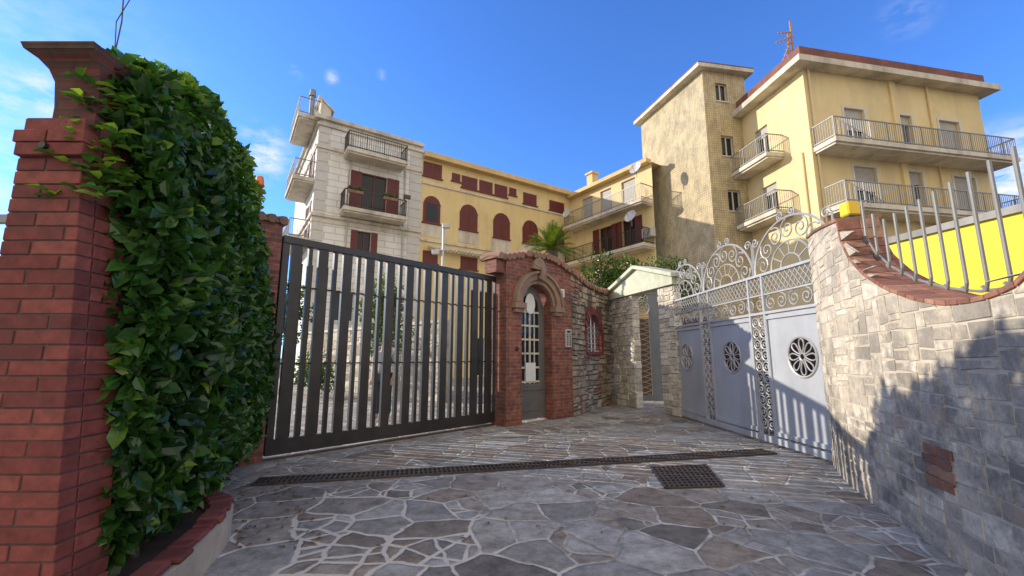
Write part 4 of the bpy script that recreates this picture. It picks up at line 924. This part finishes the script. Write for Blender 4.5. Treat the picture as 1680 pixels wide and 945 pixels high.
balcony(RF,e0,sEnd-.1,zl_-3.2,1.15,g,rail='galv',slab='cornice')
for r in hS: balcony(RS,r[0]-.9,r[1]+.9,r[2],1.0,g,rail='galv',slab='cornice')
mb=MB(); q=[RS.P(0,0,.6),Vector((RC.x,RC.y,0))+Vector((-.62,-.72,0)),RF.P(sEnd+.6,0,.6),RF.P(sEnd+.6,0,-8.4),RS.P(0,0,-8)]
slab(mb,q,zR,zR+.3); mb.build('roof_slab',M['cornice'],g)
mb=MB(); q=[RS.P(0,0,.3),Vector((RC.x,RC.y,0))+Vector((-.32,-.38,0)),RF.P(sEnd+.1,0,.3),RF.P(sEnd+.1,0,-8.2),RS.P(0,0,-7.8)]; slab(mb,q,zR+.304,zR+.95); mb.build('roof_parapet',M['rust'],g)
mb=MB(); a=RF.pix(1462,180)[0]; mb.pb(RF,a,a+.35,0,zR,.002,.10); mb.build('pilaster',M['yellowF'],g)
s_=RF.pix(1545,190)[0]
for P_,a,t_,r in ((RF,.25,zR,.05),(RF,s_-.8,zR,.045),(RS,RS.len-.5,zR-4,.04)): mb=MB(); mb.tube([P_.P(a,0,.07),P_.P(a,t_,.07)],r,8); mb.build('drainpipe',M['yellowF'],g)
sa_=RS.pix(1300,105,-.3)[0]; p=RS.P(min(sa_,RS.len-.3),zR+.9,-.3); g=root('roof_antenna','rusty orange antenna mast with angled arms on the roof edge','antenna',p)
tp=AY(1302,35,p.y); h_=tp.z-p.z; mb=MB()
mb.tube([p+Vector((.1,0,0)),p+Vector((.12,0,h_))],.05,6); mb.tube([p+Vector((-.15,0,0)),p+Vector((-.05,0,h_*.7))],.045,6)
for i in range(4): z=h_*(.15+.15*i); mb.tube([p+Vector((-.2,0,z)),p+Vector((.2,0,z+.1))],.03,4)
mb.build('mast_frame',M['rusty'],g)
for a_,b__ in ((Vector((-.7,0,h_*.50)),Vector((.1,0,h_*.62))),(Vector((-.55,0,h_*.72)),Vector((.1,0,h_*.74))),(Vector((-.5,0,h_*.02)),Vector((.0,0,h_*.5)))):
    mb=MB(); mb.tube([p+a_,p+b__],.035,4)
    for k in (.15,.4,.65): c_=p+a_.lerp(b__,k); mb.tube([c_+Vector((0,-.12,-.12)),c_,c_+Vector((0,.12,.12))],.015,4)
    mb.build('cross_arm',M['rusty'],g)
# ---------------- courtyard things behind black gate
g=root('courtyard_wall','pale rubble stone courtyard wall seen through the black gate slats','wall',(-5,15,0))
CW=Path([(-9.5,19.5),(-2.0,12.6)]); mb=MB(); mb.pb(CW,0,CW.len,0,2.3,-.3,0); mb.rsplit(CW,0,CW.len,0,2.3,lambda s:2.3,.7,.33,0.001,.04,.03); mb.build('masonry',M['cwall'],g); mb=MB(); mb.pb(CW,0,CW.len,2.302,2.4,-.36,.06); mb.build('coping',M['cornice'],g)
def shrub(name,label,cat,c,rad,n,ls,mat,clumps=14,group=None):
    g=root(name,label,cat,(c[0],c[1],0),group); mb=MB(); C_=Vector(c); cl=[]
    for i in range(clumps):
        v=rv()*R()**.4; cl.append((C_+Vector((v.x*rad[0]*.75,v.y*rad[1]*.75,v.z*rad[2]*.75)),U(.3,.5)*min(rad),R()))
    for i in range(n):
        q,r,t=random.choice(cl); v=rv(); p=q+v*r*(.7+.4*R()); leaf(mb,p,v+rv()*.8+Vector((0,0,-.1)),v+rv()*.5,ls*U(.7,1.3),ls*.5,min(1,max(0,.25+.5*t+.25*v.z+random.gauss(0,.12))))
    mb.build('crown',mat,g,uv=False); mb=MB(); b0_=Vector((c[0],c[1],0)); mb.tube([b0_,b0_+Vector((.05,0,c[2]*.5)),C_],.07,7,r1=.03)
    for q,r,t in cl[:7]: mb.tube([b0_.lerp(C_,.7),(b0_.lerp(C_,.8)+q)/2+Vector((0,0,.1)),q],.03,5,r1=.01)
    mb.build('trunk',M['bark'],g); return g
shrub('courtyard_tree','small leafy green tree seen through the middle of the black gate','tree',(-3.6,12.2,2.3),(1.0,.8,1.3),1900,.13,M['leaf2'],18)
shrub('courtyard_shrub','low green shrub behind the left part of the black gate','shrub',(-6.3,14.0,.8),(1.0,.8,.8),1200,.12,M['leaf2'],16)
shrub('olive_tree','tall loose green tree behind the left end of the black gate','tree',(-8.2,15.5,3.0),(1.2,.9,1.5),2000,.15,M['leaf2'],20)
shrub('garden_shrub','green shrub rising behind the stone wall beside the palm','shrub',(3.9,15.5,4.1),(1.5,1.0,1.1),2600,.13,M['leaf2'],26)
shrub('climbing_shrub','dark green shrub above the pale green pediment','shrub',(6.3,17.0,4.2),(1.6,1.0,1.4),2600,.13,M['leaf2'],26)
pc=AY(905,412,15.0); g=root('palm_tree','sago palm with spiky yellow green fronds above the brick doorway','palm',(pc.x,pc.y,0))
mb=MB(); mb.tube([(pc.x,pc.y,0),(pc.x+.05,pc.y,pc.z*.5),(pc.x,pc.y,pc.z)],.2,10,r1=.22); mb.build('trunk',M['bark'],g)
mb=MB()
for i in range(60):
    az=i*2.399; el=math.radians(U(5,80)); Lf=U(.95,1.3); pts=[]; hd=Vector((math.cos(az),math.sin(az),0))
    for k in range(13):
        t=k/12; pts.append(pc+hd*(Lf*t*math.cos(el)*(1+.1*t))+Vector((0,0,Lf*(t*math.sin(el)-.55*t*t*math.cos(el)))))
    mb.tube(pts,.012,4,rnd=.5,r1=.004)
    for k in range(1,13):
        tg=(pts[k]-pts[k-1]).normalized(); sd2=tg.cross(Vector((0,0,1))); 
        if sd2.length<.05: sd2=Vector((-hd.y,hd.x,0))
        sd2.normalize(); ll=.28*math.sin(math.pi*(k+1)/14.5)
        for sub in (0,.5):
            p0=pts[k-1].lerp(pts[k],sub)
            for sg in (-1,1):
                dd=(sd2*sg+tg*.7+Vector((0,0,.25))).normalized(); e_=p0+dd*ll; wv=tg*.02; mb.poly([p0-wv,p0+wv,e_],min(1,max(0,random.gauss(.55,.2))))
mb.build('crown',M['palm'],g,uv=False)
q=AY(728,372,13.0); g=root('lamp_post','slim grey lamp post with two small floodlights behind the black gate','street lamp',(q.x,q.y,0))
mb=MB(); mb.tube([(q.x,q.y,0),(q.x,q.y,q.z)],.04,8); mb.tube([(q.x-.25,q.y,q.z-.75),(q.x+.2,q.y,q.z-.75)],.02,6); mb.build('pole',M['dish'],g)
for dx,dz in ((.08,.0),(-.22,-.85)):
    mb=MB(); mb.box(q.x+dx-.11,q.x+dx+.11,q.y-.12,q.y+.02,q.z+dz-.06,q.z+dz+.08); mb.build('lamp_head',M['dish'],g,bevel=.01)
# ---------------- person
pb=G(626,690); px,py_=pb.x,pb.y
g=root('person','person standing beyond the black gate in a grey top and dark trousers','person',(px,py_,0))
def skinobj(name,V,E,rad,mat,parent):
    me=bpy.data.meshes.new(name); me.from_pydata(V,E,[]); o=bpy.data.objects.new(name,me); col.objects.link(o); o.parent=parent
    sk=o.modifiers.new('s','SKIN'); 
    for i,r in enumerate(rad): me.skin_vertices[0].data[i].radius=(r if not isinstance(r,tuple) else r[0], r if not isinstance(r,tuple) else r[1])
    me.skin_vertices[0].data[0].use_root=True; sk.use_smooth_shade=True
    ss=o.modifiers.new('u','SUBSURF'); ss.levels=2; ss.render_levels=2; me.materials.append(mat); return o
V=[(0,0,.93),(0,0,1.12),(0,0,1.32),(0,0,1.42),(0,-.01,1.52),(0,-.015,1.6),
 (-.1,0,.88),(-.11,-.02,.48),(-.12,.02,.08),(-.13,-.13,.03),(.1,0,.88),(.12,-.03,.48),(.13,.0,.08),(.14,-.15,.03),
 (-.18,0,1.37),(-.23,.02,1.1),(-.2,-.12,.88),(-.19,-.18,.82),(.18,0,1.37),(.24,.02,1.1),(.22,-.1,.87),(.21,-.16,.81)]
E=[(0,1),(1,2),(2,3),(3,4),(4,5),(0,6),(6,7),(7,8),(8,9),(0,10),(10,11),(11,12),(12,13),(2,14),(14,15),(15,16),(16,17),(2,18),(18,19),(19,20),(20,21)]
rd_=[(.15,.11),(.13,.10),(.15,.1),(.055,.055),(.075,.09),(.06,.075),.08,.052,.038,.03,.08,.052,.038,.03,.055,.038,.027,.022,.055,.038,.027,.022]
skinobj('body',V,E,rd_,M['skin'],g)
skinobj('shirt',[V[0],V[1],V[2],(0,0,1.39),V[14],(-.21,.01,1.2),V[18],(.215,.01,1.2)],[(0,1),(1,2),(2,3),(2,4),(4,5),(2,6),(6,7)],[(.17,.13),(.15,.12),(.165,.115),(.075,.075),.07,.058,.07,.058],M['shirt'],g)
skinobj('trousers',[V[0],V[6],V[7],(-.12,.02,.12),V[10],V[11],(.13,0,.12)],[(0,1),(1,2),(2,3),(0,4),(4,5),(5,6)],[(.165,.125),.098,.07,.06,.098,.07,.06],M['trouser'],g)
skinobj('hair',[(0,.03,1.52),(0,.01,1.62)],[(0,1)],[(.085,.085),(.07,.08)],M['hair'],g)
for hx,hy,hz_,sg in ((px-.19,py_-.18,.82,1),(px+.21,py_-.16,.81,-1)):
    mb=MB()
    for k in range(4): mb.tube([(hx-.024+k*.016,hy,hz_),(hx-.026+k*.017,hy-.03,hz_-.05),(hx-.022+k*.015,hy-.03,hz_-.085)],.009,6,r1=.007)
    mb.tube([(hx,hy,hz_),(hx+.03*sg,hy-.04,hz_-.02),(hx+.03*sg,hy-.05,hz_-.05)],.01,6,r1=.008); mb.build('hand',M['skin'],g)
mb=MB()
for ex in (-.028,.028): mb.tube([(px+ex,py_-.095,1.555),(px+ex,py_-.102,1.555)],.011,8)
mb.tube([(px,py_-.09,1.55),(px,py_-.118,1.525)],.01,6,r1=.014); mb.tube([(px-.02,py_-.1,1.49),(px+.02,py_-.1,1.49)],.007,6); mb.build('face',M['skin'],g)
